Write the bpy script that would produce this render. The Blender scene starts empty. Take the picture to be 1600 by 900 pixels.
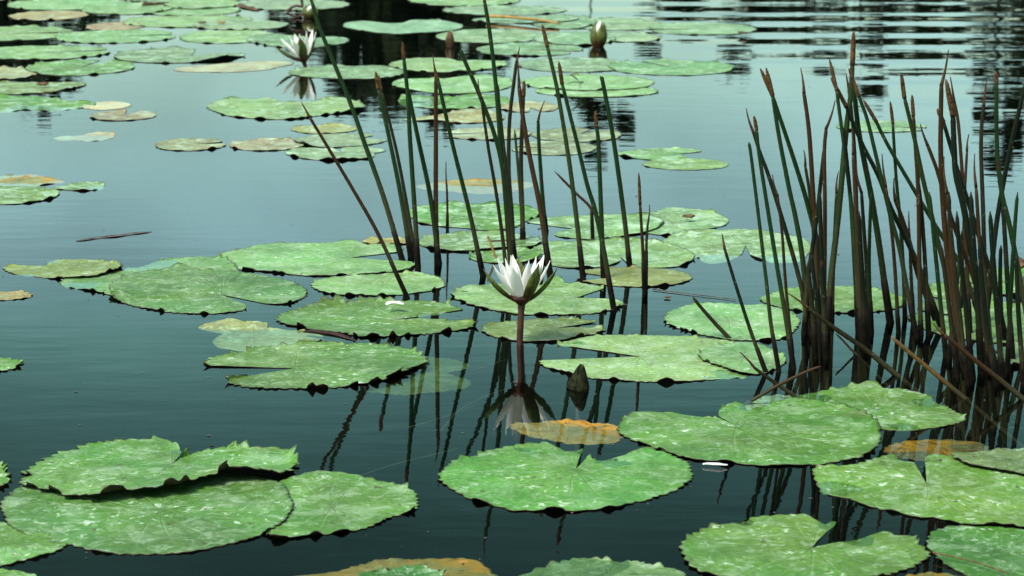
import bpy, math, random
from mathutils import Vector, noise as mnoise

random.seed(11)
R = math.radians
S = bpy.context.scene
COL = S.collection

# ------------------------------------------------------------------ camera
CAM_H = 1.0                       # metres above the water
DEP = R(11.6)                     # looking down
FPX = 3900.0                      # focal length in pixels of the 1600 px wide photo
cam = bpy.data.cameras.new('camera')
cam.sensor_width = 36.0
cam.lens = 36.0 * FPX / 1600.0
cam.clip_start = 0.05
cam.clip_end = 2000.0
cam.dof.use_dof = True
cam.dof.focus_distance = 4.35
cam.dof.aperture_fstop = 14.0
camo = bpy.data.objects.new('camera', cam)
camo.location = (0, 0, CAM_H)
camo.rotation_euler = (math.pi / 2 - DEP, 0, 0)
COL.objects.link(camo)
S.camera = camo

# ------------------------------------------------------------------ sky, sun, exposure
SUN_EL, SUN_AZ = R(54), R(138)     # sun stands high, behind the camera and to its left, azimuth from +Y towards -X
DECK = [(0.0, (0.594, 0.738, 0.613)), (0.15, (0.59, 0.753, 0.643)), (0.182, (0.599, 0.764, 0.653)), (0.216, (0.372, 0.591, 0.425)), (0.25, (0.204, 0.353, 0.248)), (0.3, (0.118, 0.202, 0.13)), (0.42, (0.11, 0.168, 0.118)), (1.0, (0.111, 0.16, 0.118))]
W = bpy.data.worlds.new('World')
S.world = W
W.use_nodes = True
nt = W.node_tree
for n in list(nt.nodes):
    nt.nodes.remove(n)
def wn(t, **kw):
    n = nt.nodes.new(t)
    for k, v in kw.items():
        setattr(n, k, v)
    return n
wo = wn('ShaderNodeOutputWorld'); bg = wn('ShaderNodeBackground')
sky = wn('ShaderNodeTexSky', sky_type='NISHITA', sun_disc=False, sun_elevation=SUN_EL, sun_rotation=-SUN_AZ,
         altitude=0.0, air_density=1.2, dust_density=2.5, ozone_density=1.0)
tcw = wn('ShaderNodeTexCoord')
mpw = wn('ShaderNodeMapping'); mpw.inputs['Scale'].default_value = (1.0, 1.0, 2.2); mpw.inputs['Location'].default_value = (4.3, 1.7, 0.4)
nzw = wn('ShaderNodeTexNoise'); nzw.inputs['Scale'].default_value = 9.0; nzw.inputs['Detail'].default_value = 5
rmw = wn('ShaderNodeMapRange'); rmw.inputs[1].default_value = 0.32; rmw.inputs[2].default_value = 0.68
rmw.inputs[3].default_value = 0.82; rmw.inputs[4].default_value = 1.13
# a dark rain-cloud deck over a bright band of sky along the whole horizon
deck = wn('ShaderNodeValToRGB')
cr = deck.color_ramp
for p_, c_ in DECK:
    e_ = cr.elements.new(p_); e_.color = c_ + (1,)
cr.elements.remove(cr.elements[0]); cr.elements.remove(cr.elements[-1])
sep = wn('ShaderNodeSeparateXYZ')
tint = wn('ShaderNodeMix', data_type='RGBA', blend_type='MULTIPLY'); tint.inputs[0].default_value = 1.0
cl = wn('ShaderNodeVectorMath', operation='SCALE')
L = nt.links.new
L(tcw.outputs['Generated'], mpw.inputs['Vector']); L(mpw.outputs[0], nzw.inputs['Vector'])
L(nzw.outputs[0], rmw.inputs[0])
L(tcw.outputs['Generated'], sep.inputs[0]); L(sep.outputs[2], deck.inputs[0])
L(sky.outputs[0], tint.inputs[6]); L(deck.outputs[0], tint.inputs[7])
L(tint.outputs[2], cl.inputs[0]); L(rmw.outputs[0], cl.inputs['Scale'])
L(cl.outputs[0], bg.inputs[0]); L(bg.outputs[0], wo.inputs[0])
bg.inputs[1].default_value = 0.12

sun = bpy.data.lights.new('sun', 'SUN')
sun.energy = 1.5; sun.angle = R(14); sun.color = (1.0, 0.96, 0.88)
suno = bpy.data.objects.new('sun', sun)
sd = Vector((-math.sin(SUN_AZ) * math.cos(SUN_EL), math.cos(SUN_AZ) * math.cos(SUN_EL), math.sin(SUN_EL)))
suno.rotation_euler = sd.to_track_quat('Z', 'Y').to_euler()
suno.location = sd * 30
COL.objects.link(suno)
S.view_settings.view_transform = 'Standard'
S.view_settings.look = 'None'
S.view_settings.exposure = 1.8
S.view_settings.gamma = 1.0
S.view_settings.use_curve_mapping = False
S.render.engine = 'CYCLES'
S.cycles.use_denoising = True
S.cycles.max_bounces = 8
S.cycles.transparent_max_bounces = 12
S.cycles.caustics_reflective = False

# ------------------------------------------------------------------ places
cD, sD = math.cos(DEP), math.sin(DEP)
def ray(x, y):
    a, b = (x - 800) / FPX, (450 - y) / FPX
    return Vector((a, b * sD + cD, b * cD - sD))
def at(x, y, z=0.0):               # point of a level at height z
    d = ray(x, y); t = (z - CAM_H) / d.z
    return Vector((0, 0, CAM_H)) + d * t
def atY(x, y, Y):                  # point of the upright plane at distance Y
    d = ray(x, y); t = Y / d.y
    return Vector((0, 0, CAM_H)) + d * t
def pxm(x, y):                     # metres per photo pixel at a water point
    p = at(x, y) - Vector((0, 0, CAM_H))
    return p.length / FPX

# ------------------------------------------------------------------ object helpers
def tag(o, label=None, cat=None, group=None, kind=None):
    if label: o['label'] = label
    if cat: o['category'] = cat
    if group: o['group'] = group
    if kind: o['kind'] = kind
    return o
def empty(name, loc):
    o = bpy.data.objects.new(name, None); o.location = loc
    o.empty_display_size = 0.05
    COL.objects.link(o); return o
def mesh(name, V, F, mats, parent=None, loc=(0, 0, 0), mi=None, smooth=True, uv=None, att=None):
    m = bpy.data.meshes.new(name)
    m.from_pydata([tuple(v) for v in V], [], F)
    for mt in (mats if isinstance(mats, (list, tuple)) else [mats]):
        m.materials.append(mt)
    if mi is not None:
        m.polygons.foreach_set('material_index', mi)
    if smooth:
        m.polygons.foreach_set('use_smooth', [True] * len(F))
    if uv is not None:
        u = m.uv_layers.new(name='UVMap')
        li = [0] * len(m.loops); m.loops.foreach_get('vertex_index', li)
        flat = []
        for i in li: flat += uv[i]
        u.data.foreach_set('uv', flat)
    if att is not None:
        a = m.attributes.new('t', 'FLOAT', 'POINT'); a.data.foreach_set('value', att)
    m.update()
    o = bpy.data.objects.new(name, m); o.location = loc
    COL.objects.link(o)
    if parent is not None: o.parent = parent
    return o

# ------------------------------------------------------------------ materials
def newmat(name):
    m = bpy.data.materials.new(name); m.use_nodes = True
    t = m.node_tree
    for n in list(t.nodes): t.nodes.remove(n)
    return m, t
class NB:
    def __init__(s, t): s.t = t
    def n(s, ty, ins=None, **kw):
        n = s.t.nodes.new(ty)
        for k, v in kw.items(): setattr(n, k, v)
        for k, v in (ins or {}).items():
            if hasattr(v, 'is_output') or isinstance(v, bpy.types.NodeSocket): s.t.links.new(v, n.inputs[k])
            else: n.inputs[k].default_value = v
        return n
    def noise(s, vec, scale, detail=4, rough=0.55, dist=0.0):
        return s.n('ShaderNodeTexNoise', {'Vector': vec, 'Scale': scale, 'Detail': detail, 'Roughness': rough, 'Distortion': dist}).outputs[0]
    def ramp(s, fac, a, b, lo=0.0, hi=1.0):
        return s.n('ShaderNodeMapRange', {0: fac, 1: a, 2: b, 3: lo, 4: hi}, interpolation_type='SMOOTHSTEP').outputs[0]
    def mix(s, fac, a, b, bt='MIX'):
        return s.n('ShaderNodeMix', {0: fac, 6: a, 7: b}, data_type='RGBA', blend_type=bt).outputs[2]
    def math(s, op, a, b=0.0, clamp=False):
        return s.n('ShaderNodeMath', {0: a, 1: b}, operation=op, use_clamp=clamp).outputs[0]

def mat_pad(name='pad_top', pale=0.55, white=1.0, decay=0.0, pcol=(0.30, 0.43, 0.27, 1)):
    m, t = newmat(name); b = NB(t)
    out = b.n('ShaderNodeOutputMaterial'); p = b.n('ShaderNodeBsdfPrincipled')
    oi = b.n('ShaderNodeObjectInfo'); tc = b.n('ShaderNodeTexCoord')
    off = b.n('ShaderNodeVectorMath', {0: tc.outputs['Object'], 1: b.n('ShaderNodeCombineXYZ', {0: b.math('MULTIPLY', oi.outputs['Random'], 37.0), 1: b.math('MULTIPLY', oi.outputs['Random'], 91.0), 2: 0.0}).outputs[0]}, operation='ADD').outputs[0]
    uv = b.n('ShaderNodeSeparateXYZ', {0: tc.outputs['UV']})
    base = oi.outputs['Color']; pw = oi.outputs['Alpha']      # alpha: leaf paleness, raised on far pads to put sky sheen into colour
    n1 = b.noise(off, 7.0, 6, 0.62)
    hsv = b.n('ShaderNodeHueSaturation', {'Hue': b.ramp(b.noise(off, 4.0, 3), .3, .7, .472, .498), 'Saturation': 1.0, 'Value': b.ramp(n1, .3, .72, .70, 1.22), 'Color': base}).outputs[0]
    c = hsv
    n2 = b.noise(off, 15.0, 8, 0.72, 0.6)
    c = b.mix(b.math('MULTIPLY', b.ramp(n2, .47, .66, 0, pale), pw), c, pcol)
    n6 = b.noise(off, 120.0, 4, 0.7)
    c = b.mix(1.0, c, b.n('ShaderNodeCombineColor', {0: b.ramp(n6, .3, .7, .76, 1.24), 1: b.ramp(n6, .3, .7, .82, 1.17), 2: b.ramp(n6, .3, .7, .74, 1.28)}).outputs[0], 'MULTIPLY')
    c = b.mix(b.math('MULTIPLY', b.ramp(b.noise(off, 42.0, 6, 0.72, 0.9), .52, .63, 0, pale), b.math('ADD', b.math('MULTIPLY', pw, .5), .45)), c, pcol)
    if decay > 0:
        n5 = b.noise(off, 9.0, 5, 0.65, 0.8)
        c = b.mix(b.ramp(n5, .49, .60, 0, decay * .8), c, (0.3696, 0.1782, 0.0099, 1))
        c = b.mix(b.ramp(n5, .60, .70, 0, decay), c, (0.066, 0.0231, 0.0066, 1))
    mk = b.ramp(b.noise(off, 7.0, 3), .44, .62)
    n3 = b.noise(off, 62.0, 5, 0.64, 0.5)
    c = b.mix(b.math('MULTIPLY', b.ramp(n3, .58, .65, 0, white * .8), mk), c, (0.48, 0.60, 0.46, 1))
    n4 = b.noise(off, 58.0, 4, 0.55, 0.2)
    c = b.mix(b.ramp(n4, .655, .70, 0, .85), c, (0.0462, 0.0297, 0.0198, 1))
    c = b.mix(b.math('MULTIPLY', b.ramp(b.noise(off, 21.0, 5, .6, .5), .66, .72), .55), c, (0.06, 0.05, 0.02, 1))
    # radiating veins
    vu = b.math('MULTIPLY', uv.outputs[0], 19.0)
    wob = b.math('MULTIPLY', b.noise(off, 6.0, 2), 1.1)
    fr = b.math('FRACT', b.math('ADD', vu, wob))
    dv = b.math('ABSOLUTE', b.math('SUBTRACT', fr, 0.5))
    vein = b.math('MULTIPLY', b.ramp(dv, 0.0, 0.10, 1.0, 0.0), b.ramp(uv.outputs[1], 0.1, 0.95, 1.0, 0.15))
    c = b.mix(b.math('MULTIPLY', vein, 0.36), c, (0.2244, 0.3168, 0.1452, 1))
    rot = b.math('MULTIPLY', b.ramp(b.noise(off, 6.0, 5, .65), .58, .68), b.ramp(uv.outputs[1], .70, .98))
    c = b.mix(b.math('MULTIPLY', rot, .35), c, (0.085, 0.065, 0.02, 1))
    # brown, slightly rotten margin
    rimn = b.math('ADD', uv.outputs[1], b.math('MULTIPLY', b.math('SUBTRACT', n3, 0.5), 0.10))
    c = b.mix(b.ramp(rimn, .975, 1.0, 0, .6), c, (0.0363, 0.0231, 0.0119, 1))
    h = b.math('ADD', b.math('MULTIPLY', n2, 0.0022), b.math('MULTIPLY', b.math('MULTIPLY', vein, -1.0), 0.0012))
    h = b.math('ADD', h, b.math('MULTIPLY', n3, 0.0005))
    bp = b.n('ShaderNodeBump', {'Strength': 1.0, 'Distance': 1.0, 'Height': h})
    t.links.new(c, p.inputs['Base Color']); t.links.new(bp.outputs[0], p.inputs['Normal'])
    t.links.new(b.ramp(n2, .35, .7, .36, .55), p.inputs['Roughness'])
    p.inputs['Specular IOR Level'].default_value = 0.28
    t.links.new(p.outputs[0], out.inputs[0])
    return m

def mat_simple(name, c0, c1, scale=30.0, rough=0.6, spec=0.3, bump=0.0, objcol=False, trans=0.0):
    m, t = newmat(name); b = NB(t)
    out = b.n('ShaderNodeOutputMaterial'); p = b.n('ShaderNodeBsdfPrincipled')
    tc = b.n('ShaderNodeTexCoord'); nz = b.noise(tc.outputs['Object'], scale, 5, 0.6)
    c = b.mix(b.ramp(nz, .35, .65), c0 + (1,), c1 + (1,))
    if objcol:
        oi = b.n('ShaderNodeObjectInfo'); c = b.mix(1.0, c, oi.outputs['Color'], 'MULTIPLY')
    t.links.new(c, p.inputs['Base Color'])
    p.inputs['Roughness'].default_value = rough; p.inputs['Specular IOR Level'].default_value = spec
    if bump:
        bp = b.n('ShaderNodeBump', {'Strength': 1.0, 'Distance': 1.0, 'Height': b.math('MULTIPLY', nz, bump)})
        t.links.new(bp.outputs[0], p.inputs['Normal'])
    if trans:
        tr = b.n('ShaderNodeBsdfTranslucent', {'Color': c})
        ms = b.n('ShaderNodeMixShader', {0: trans, 1: p.outputs[0], 2: tr.outputs[0]})
        t.links.new(ms.outputs[0], out.inputs[0])
    else:
        t.links.new(p.outputs[0], out.inputs[0])
    return m

M_TOP = mat_pad('lily_pad_upper_skin')
M_FAR = mat_pad('lily_pad_upper_skin_pale_sheen', pale=0.75, white=0.3, pcol=(0.36, 0.54, 0.36, 1))  # paler patches paint the far pads' grazing sky sheen into their colour
M_ROT = mat_pad('lily_pad_decaying_skin', pale=0.25, white=0.2, decay=1.0)
M_SUNK = mat_pad('sunken_leaf_skin', pale=0.15, white=0.0)
M_UND = mat_simple('lily_pad_underside', (0.0132, 0.0066, 0.0053), (0.0330, 0.0145, 0.0092), 40, 0.5, 0.3)

def mat_stem():
    m, t = newmat('reed_stem'); b = NB(t)
    out = b.n('ShaderNodeOutputMaterial'); p = b.n('ShaderNodeBsdfPrincipled')
    tc = b.n('ShaderNodeTexCoord'); oi = b.n('ShaderNodeObjectInfo')
    at_ = b.n('ShaderNodeAttribute', attribute_name='t').outputs['Fac']      # 0 at the water, 1 at the top
    off = b.n('ShaderNodeVectorMath', {0: tc.outputs['Object'], 1: b.n('ShaderNodeCombineXYZ', {0: b.math('MULTIPLY', oi.outputs['Random'], 17.0), 1: 0.0, 2: b.math('MULTIPLY', oi.outputs['Random'], 29.0)}).outputs[0]}, operation='ADD').outputs[0]
    st = b.n('ShaderNodeMapping', {'Vector': off, 'Scale': (260, 260, 14)}).outputs[0]
    ns = b.noise(st, 1.0, 3, 0.6)
    nl = b.noise(b.n('ShaderNodeMapping', {'Vector': off, 'Scale': (20, 20, 22)}).outputs[0], 1.0, 4, 0.6)
    c = b.mix(b.ramp(ns, .3, .7), oi.outputs['Color'], b.mix(1.0, oi.outputs['Color'], (1.6, 1.5, 1.5, 1), 'MULTIPLY'))
    # dry straw-coloured lower sheath, of varying length
    tt = b.math('ADD', at_, b.math('MULTIPLY', b.math('SUBTRACT', nl, 0.5), 0.5))
    c = b.mix(b.ramp(tt, .10, .48, .9, 0), c, b.mix(ns, (0.015, 0.0145, 0.0055, 1), (0.044, 0.041, 0.018, 1)))
    c = b.mix(b.ramp(nl, .60, .70, 0, .7), c, (0.0300, 0.0135, 0.0045, 1))
    c = b.mix(b.ramp(b.noise(off, 120.0, 3), .66, .72, 0, .6), c, (0.1364, 0.124, 0.0806, 1))
    h = b.math('MULTIPLY', ns, 0.0009)
    bp = b.n('ShaderNodeBump', {'Strength': 1.0, 'Distance': 1.0, 'Height': h})
    t.links.new(c, p.inputs['Base Color']); t.links.new(bp.outputs[0], p.inputs['Normal'])
    p.inputs['Roughness'].default_value = 0.55; p.inputs['Specular IOR Level'].default_value = 0.16
    t.links.new(p.outputs[0], out.inputs[0])
    return m
M_STEM = mat_stem()
M_SPIKE = mat_simple('reed_spike', (0.022, 0.011, 0.004), (0.100, 0.054, 0.019), 160, 0.75, 0.15, 0.0015)
M_DRY = mat_simple('reed_dry_tip', (0.0248, 0.0124, 0.0069), (0.0743, 0.0347, 0.0149), 60, 0.7, 0.2)
M_SHEATH = mat_simple('reed_basal_sheath', (0.0022, 0.0018, 0.0010), (0.0080, 0.0058, 0.0028), 70, 0.7, 0.10)
M_PETAL = mat_simple('white_petal', (0.92, 0.92, 0.88), (0.96, 0.96, 0.92), 20, 0.5, 0.3, 0.0, trans=0.48)
M_SEPAL = mat_simple('sepal_green', (0.0297, 0.0495, 0.0119), (0.1320, 0.1254, 0.0297), 55, 0.5, 0.3, 0.0006)
def mat_sepal():
    m, t = newmat('sepal_outer'); b = NB(t)
    out = b.n('ShaderNodeOutputMaterial'); p = b.n('ShaderNodeBsdfPrincipled'); tc = b.n('ShaderNodeTexCoord')
    n = b.noise(b.n('ShaderNodeMapping', {'Vector': tc.outputs['Object'], 'Scale': (220, 220, 60)}).outputs[0], 1.0, 5, .65)
    z = b.n('ShaderNodeSeparateXYZ', {0: tc.outputs['Generated']}).outputs[2]
    c = b.mix(b.ramp(n, .35, .65), (0.018, 0.040, 0.008, 1), (0.115, 0.130, 0.026, 1))
    c = b.mix(b.ramp(b.math('ADD', z, b.math('MULTIPLY', b.math('SUBTRACT', n, .5), .5)), .10, .55, .9, 0), c, (0.045, 0.013, 0.006, 1))
    t.links.new(c, p.inputs['Base Color']); p.inputs['Roughness'].default_value = .5; p.inputs['Specular IOR Level'].default_value = .3
    t.links.new(p.outputs[0], out.inputs[0]); return m
M_SEPAL = mat_sepal()
M_FSTEM = mat_simple('flower_stalk', (0.0277, 0.0074, 0.0055), (0.0647, 0.0208, 0.0115), 60, 0.45, 0.4)
M_STAMEN = mat_simple('stamen_yellow', (0.70, 0.45, 0.05), (0.80, 0.60, 0.10), 80, 0.6, 0.2)
M_DEAD = mat_simple('dead_leaf', (0.0330, 0.0185, 0.0106), (0.1320, 0.0792, 0.0396), 45, 0.7, 0.2, 0.001)
M_STRAW = mat_simple('straw', (0.1980, 0.1056, 0.0231), (0.3300, 0.2112, 0.0660), 60, 0.6, 0.3, 0.0005)
M_GREYL = mat_simple('grey_dead_leaf', (0.0330, 0.0330, 0.0297), (0.1056, 0.0990, 0.0792), 45, 0.7, 0.2, 0.001)
M_MUDDY = mat_simple('sunken_stem', (0.0297, 0.0330, 0.0198), (0.0528, 0.0495, 0.0264), 30, 0.7, 0.1)
M_SEPALD = mat_simple('sepal_dark', (0.0035, 0.0058, 0.0023), (0.0174, 0.0218, 0.0064), 90, 0.8, 0.1, 0.0006)
M_INSECT = mat_simple('insect_body', (0.02, 0.03, 0.03), (0.05, 0.06, 0.05), 300, 0.4, 0.5)

def mat_water():
    m, t = newmat('pond_water'); b = NB(t)
    out = b.n('ShaderNodeOutputMaterial'); tc = b.n('ShaderNodeTexCoord')
    pos = tc.outputs['Object']; sx = b.n('ShaderNodeSeparateXYZ', {0: pos})
    X, Y = sx.outputs[0], sx.outputs[1]
    # open water to the right and far out carries longer wind ripples; the pads calm the rest
    open_r = b.math('ADD', X, b.math('MULTIPLY', b.math('SUBTRACT', Y, 10.0), 0.40))
    msk = b.math('MULTIPLY', b.ramp(open_r, -0.1, 1.3), b.ramp(Y, 4.6, 8.6))
    far = b.ramp(Y, 9.0, 20.0)
    msk = b.math('MAXIMUM', msk, b.math('MULTIPLY', far, 0.8))
    w1 = b.n('ShaderNodeTexWave', {'Vector': b.n('ShaderNodeMapping', {'Vector': pos, 'Rotation': (0, 0, R(4)), 'Scale': (0.06, 1, 1)}).outputs[0], 'Scale': 0.62, 'Distortion': 3.2, 'Detail': 2.0, 'Detail Scale': 1.0, 'Detail Roughness': 0.45}, wave_type='BANDS', bands_direction='Y').outputs['Fac']
    n1 = b.noise(b.n('ShaderNodeMapping', {'Vector': pos, 'Scale': (0.3, 2.6, 1)}).outputs[0], 1.6, 3, 0.5)
    n2 = b.noise(b.n('ShaderNodeMapping', {'Vector': pos, 'Scale': (6, 15, 1)}).outputs[0], 1.0, 3, 0.5)
    n3 = b.noise(b.n('ShaderNodeMapping', {'Vector': pos, 'Scale': (1.2, 4.0, 1)}).outputs[0], 2.0, 3, 0.5)
    h = b.math('MULTIPLY', b.math('MULTIPLY', w1, msk), 0.0024)
    h = b.math('ADD', h, b.math('MULTIPLY', b.math('MULTIPLY', n1, b.math('ADD', b.math('MULTIPLY', msk, .45), 0.03)), 0.0050))
    h = b.math('ADD', h, b.math('MULTIPLY', n2, 0.00022))
    h = b.math('ADD', h, b.math('MULTIPLY', n3, 0.00030))
    bp = b.n('ShaderNodeBump', {'Strength': 1.0, 'Distance': 1.0, 'Height': h})
    fr = b.n('ShaderNodeFresnel', {'IOR': 1.333, 'Normal': bp.outputs[0]})
    gl = b.n('ShaderNodeBsdfGlossy', {'Color': (1, 1, 1, 1), 'Roughness': 0.003, 'Normal': bp.outputs[0]})
    tr = b.n('ShaderNodeBsdfTransparent', {'Color': (0.80, 0.90, 0.83, 1)})
    ms = b.n('ShaderNodeMixShader', {0: fr.outputs[0], 1: tr.outputs[0], 2: gl.outputs[0]})
    t.links.new(ms.outputs[0], out.inputs[0])
    return m
M_WATER = mat_water()
M_BED = mat_simple('pond_bed', (0.0010, 0.0016, 0.0014), (0.0022, 0.0032, 0.0026), 1.5, 0.9, 0.0)
M_BANK = mat_simple('far_bank_ground', (0.03, 0.045, 0.02), (0.07, 0.07, 0.04), 0.6, 0.9, 0.1)
M_TREES = mat_simple('far_foliage', (0.005, 0.012, 0.006), (0.018, 0.028, 0.011), 0.5, 0.8, 0.1)

# ------------------------------------------------------------------ the setting
tag(mesh('pond_water', [(-150, -3, 0), (150, -3, 0), (150, 47, 0), (-150, 47, 0)], [(0, 1, 2, 3)], M_WATER, smooth=False),
    'dark teal pond water mirroring an overcast sky', 'water', kind='structure')
tag(mesh('pond_bed', [(-150, -3, -0.6), (150, -3, -0.6), (150, 47, -0.6), (-150, 47, -0.6)], [(0, 1, 2, 3)], M_BED, smooth=False),
    'dark mud at the bottom of the pond', 'ground', kind='structure')
def far_bank():
    V, F = [], []
    nx = 90
    prof = [(45.0, -0.7), (45.6, 0.12), (47.5, 0.45), (53, 0.8), (900, 1.2)]
    for i in range(nx + 1):
        x = -700 + 1400 * i / nx
        w = 1.2 * mnoise.noise((x * 0.04, 3.1, 0))
        for (y, z) in prof:
            V.append((x, y + w, z))
    k = len(prof)
    for i in range(nx):
        for j in range(k - 1):
            a = i * k + j
            F.append((a, a + k, a + k + 1, a + 1))
    tag(mesh('far_bank', V, F, M_BANK), 'low far bank of the pond beyond the picture', 'ground', kind='structure')
far_bank()

def far_trees():
    rnd = random.Random(5); V, F = [], []
    def leaf(c, s):
        d = Vector((rnd.gauss(0, 1), rnd.gauss(0, 1), rnd.gauss(0, 1))).normalized()
        u = d.orthogonal().normalized() * s; v = d.cross(u).normalized() * s * rnd.uniform(.5, .9)
        k = len(V)
        V.extend([c - u, c + v, c + u, c - v]); F.append((k, k + 1, k + 2, k + 3))
    def crown(x, y, z, rx, rz, n):
        cl_ = [(Vector((x + rnd.gauss(0, rx * .5), y + rnd.gauss(0, rx * .4), z + rnd.gauss(0, rz * .45))), rnd.uniform(.25, .5) * min(rx, rz)) for _ in range(max(6, n // 40))]
        for _ in range(n):
            c, r = rnd.choice(cl_)
            leaf(c + Vector((rnd.gauss(0, 1), rnd.gauss(0, 1), rnd.gauss(0, 1))).normalized() * r * rnd.random() ** .4, rnd.uniform(.12, .26))
    def trunk(x, y, h, r):
        k = len(V)
        for z, rr in ((0.2, r), (h * .5, r * .75), (h, r * .35)):
            ox, oy = rnd.gauss(0, .12), rnd.gauss(0, .12)
            for i in range(6):
                a = i / 6 * 2 * math.pi; V.append(Vector((x + ox + rr * math.cos(a), y + oy + rr * math.sin(a), z)))
        for j in range(2):
            for i in range(6):
                F.append((k + j * 6 + i, k + j * 6 + (i + 1) % 6, k + (j + 1) * 6 + (i + 1) % 6, k + (j + 1) * 6 + i))
    def place(px, el):                # where a reflection at photo column px up to elevation el comes from
        y = rnd.uniform(48, 53); return (px - 800) / FPX * y / cD, y, y * math.tan(R(el)) + 0.9
    # (photo column of the reflection, elevation of the top, crown half-width in m)
    spec = [(-260, 5.6, 2.4), (-60, 5.4, 2.0), (40, 5.7, 1.2), (540, 5.3, 1.0), (580, 5.7, 1.1), (620, 5.9, 1.2), (670, 5.6, 1.1), (710, 5.2, 1.0), (750, 4.8, 0.9),
            (930, 6.3, 0.5), (1060, 4.1, 1.0), (1200, 4.4, 1.1), (1330, 4.7, 1.2), (1430, 5.2, 1.1), (1540, 6.7, 0.6), (1600, 5.9, 1.1), (1690, 6.2, 1.7), (1800, 6.4, 2.4), (2000, 6.5, 2.8), (-480, 6.2, 2.6), (2250, 6.8, 3.0)]
    for px, el, rx in spec:
        x, y, top = place(px, el)
        trunk(x, y, top * .85, 0.03 if px == 930 else 0.07)
        if px in (930, 1540):
            crown(x, y, top - 0.8, rx, 0.8, 260)
            if px == 1540: crown(x, y, top * .55, 0.5, 1.6, 240)
        else:
            crown(x, y, top * .58, rx, top * .36, 1100 if 500 < px < 760 else 700)
    for px in range(-900, 2600, 90):   # low scrub along the bank
        x, y, _ = place(px + rnd.uniform(-30, 30), 4)
        crown(x, y, 0.9, 1.8, rnd.uniform(.7, 1.3), 130)
    for s in (-1, 1):                  # the wood goes on to both sides
        for k in range(16):
            x = s * (22 + k * 5.5 + rnd.uniform(-2, 2)); y = 50 + rnd.uniform(-2, 4); h = rnd.uniform(4.5, 7.5)
            trunk(x, y, h * .8, .18); crown(x, y, h * .58, 2.2, h * .36, 420)
    tag(mesh('far_trees', V, F, M_TREES, smooth=False), 'dark trees on the far bank, mirrored between the ripples', 'trees', kind='stuff')
far_trees()

# ------------------------------------------------------------------ lily pads
GREEN = (0.058, 0.188, 0.024); DEEP = (0.028, 0.122, 0.014); LIGHT = (0.120, 0.275, 0.078); OLIVE = (0.105, 0.195, 0.045)
YELL = (0.225, 0.230, 0.070); OCHRE = (0.220, 0.175, 0.078); ORNG = (0.220, 0.175, 0.034); PALE = (0.200, 0.245, 0.125)
def interp_polar(T, Rr, closed):
    n = len(T)
    def f(th):
        if closed:
            while th < T[0]: th += 2 * math.pi
            while th >= T[0] + 2 * math.pi: th -= 2 * math.pi
        i = 0
        while i < n - 1 and T[i + 1] <= th: i += 1
        if closed:
            g = lambda k: (T[k % n] + 2 * math.pi * (k // n), Rr[k % n])
            i1 = i + 1
        else:
            i = min(i, n - 2); i1 = i + 1
            g = lambda k: (T[max(0, min(n - 1, k))], Rr[max(0, min(n - 1, k))])
        (t0, r0), (t1, r1), (t2, r2), (t3, r3) = g(i - 1), g(i), g(i1), g(i1 + 1)
        if t2 - t1 < 1e-6: return r1
        u = (th - t1) / (t2 - t1)
        m1 = (r2 - r0) / max(t2 - t0, 1e-6) * (t2 - t1); m2_ = (r3 - r1) / max(t3 - t1, 1e-6) * (t2 - t1)
        lim = 1.5 * abs(r2 - r1) + 0.15 * min(r1, r2)
        m1 = max(-lim, min(lim, m1)); m2_ = max(-lim, min(lim, m2_))
        return (2*u**3 - 3*u*u + 1) * r1 + (u**3 - 2*u*u + u) * m1 + (-2*u**3 + 3*u*u) * r2 + (u**3 - u*u) * m2_
    return f

PADN = [0]
PADQ = []
def build_pad(label, apex, T, Rr, closed, **kw):
    PADN[0] += 1
    key = (kw.get('lv', 0) if kw.get('z0') is None else (6 if kw['z0'] > .005 else -1)) + PADN[0] * .001
    f = interp_polar(T, Rr, closed); tab = []
    for k in range(180):
        th = -math.pi + (k + .5) * math.pi / 90
        if not closed:
            while th < T[0]: th += 2 * math.pi
            while th >= T[0] + 2 * math.pi: th -= 2 * math.pi
            tab.append(f(th) if th <= T[-1] else 0.0)
        else: tab.append(f(th))
    PADQ.append(dict(args=(label, apex, T, Rr, closed), kw=kw, key=key, tab=tab, rmax=max(tab), ap=apex, idx=PADN[0]))
def inside(q, x, y, grow=1.0):
    dx, dy = x - q['ap'].x, y - q['ap'].y
    r2 = dx * dx + dy * dy
    if r2 > (q['rmax'] * grow) ** 2: return False
    r = q['tab'][int((math.atan2(dy, dx) + math.pi) / (math.pi / 90)) % 180] * grow
    return r2 < r * r
def make_pads():
    for q in sorted(PADQ, key=lambda q: q['key']):
        near_ = [p for p in PADQ if p is not q and (p['ap'] - q['ap']).length < p['rmax'] + q['rmax']]
        def meets(a, b_):
            for k in range(0, 180, 5):
                th = -math.pi + (k + .5) * math.pi / 90
                for fr in (.97, .7, .4):
                    if inside(b_, a['ap'].x + math.cos(th) * a['tab'][k] * fr, a['ap'].y + math.sin(th) * a['tab'][k] * fr): return True
            return False
        near_ = [p for p in near_ if meets(p, q) or meets(q, p)]
        q['low'] = [p for p in near_ if p['key'] < q['key'] and p['key'] > -.5]
        q['high'] = [p for p in near_ if p['key'] > q['key']]
        q['top'] = 1 + max([p['top'] for p in q['low']], default=0)
        really_build_pad(*q['args'], Q=q, **q['kw'])
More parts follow.
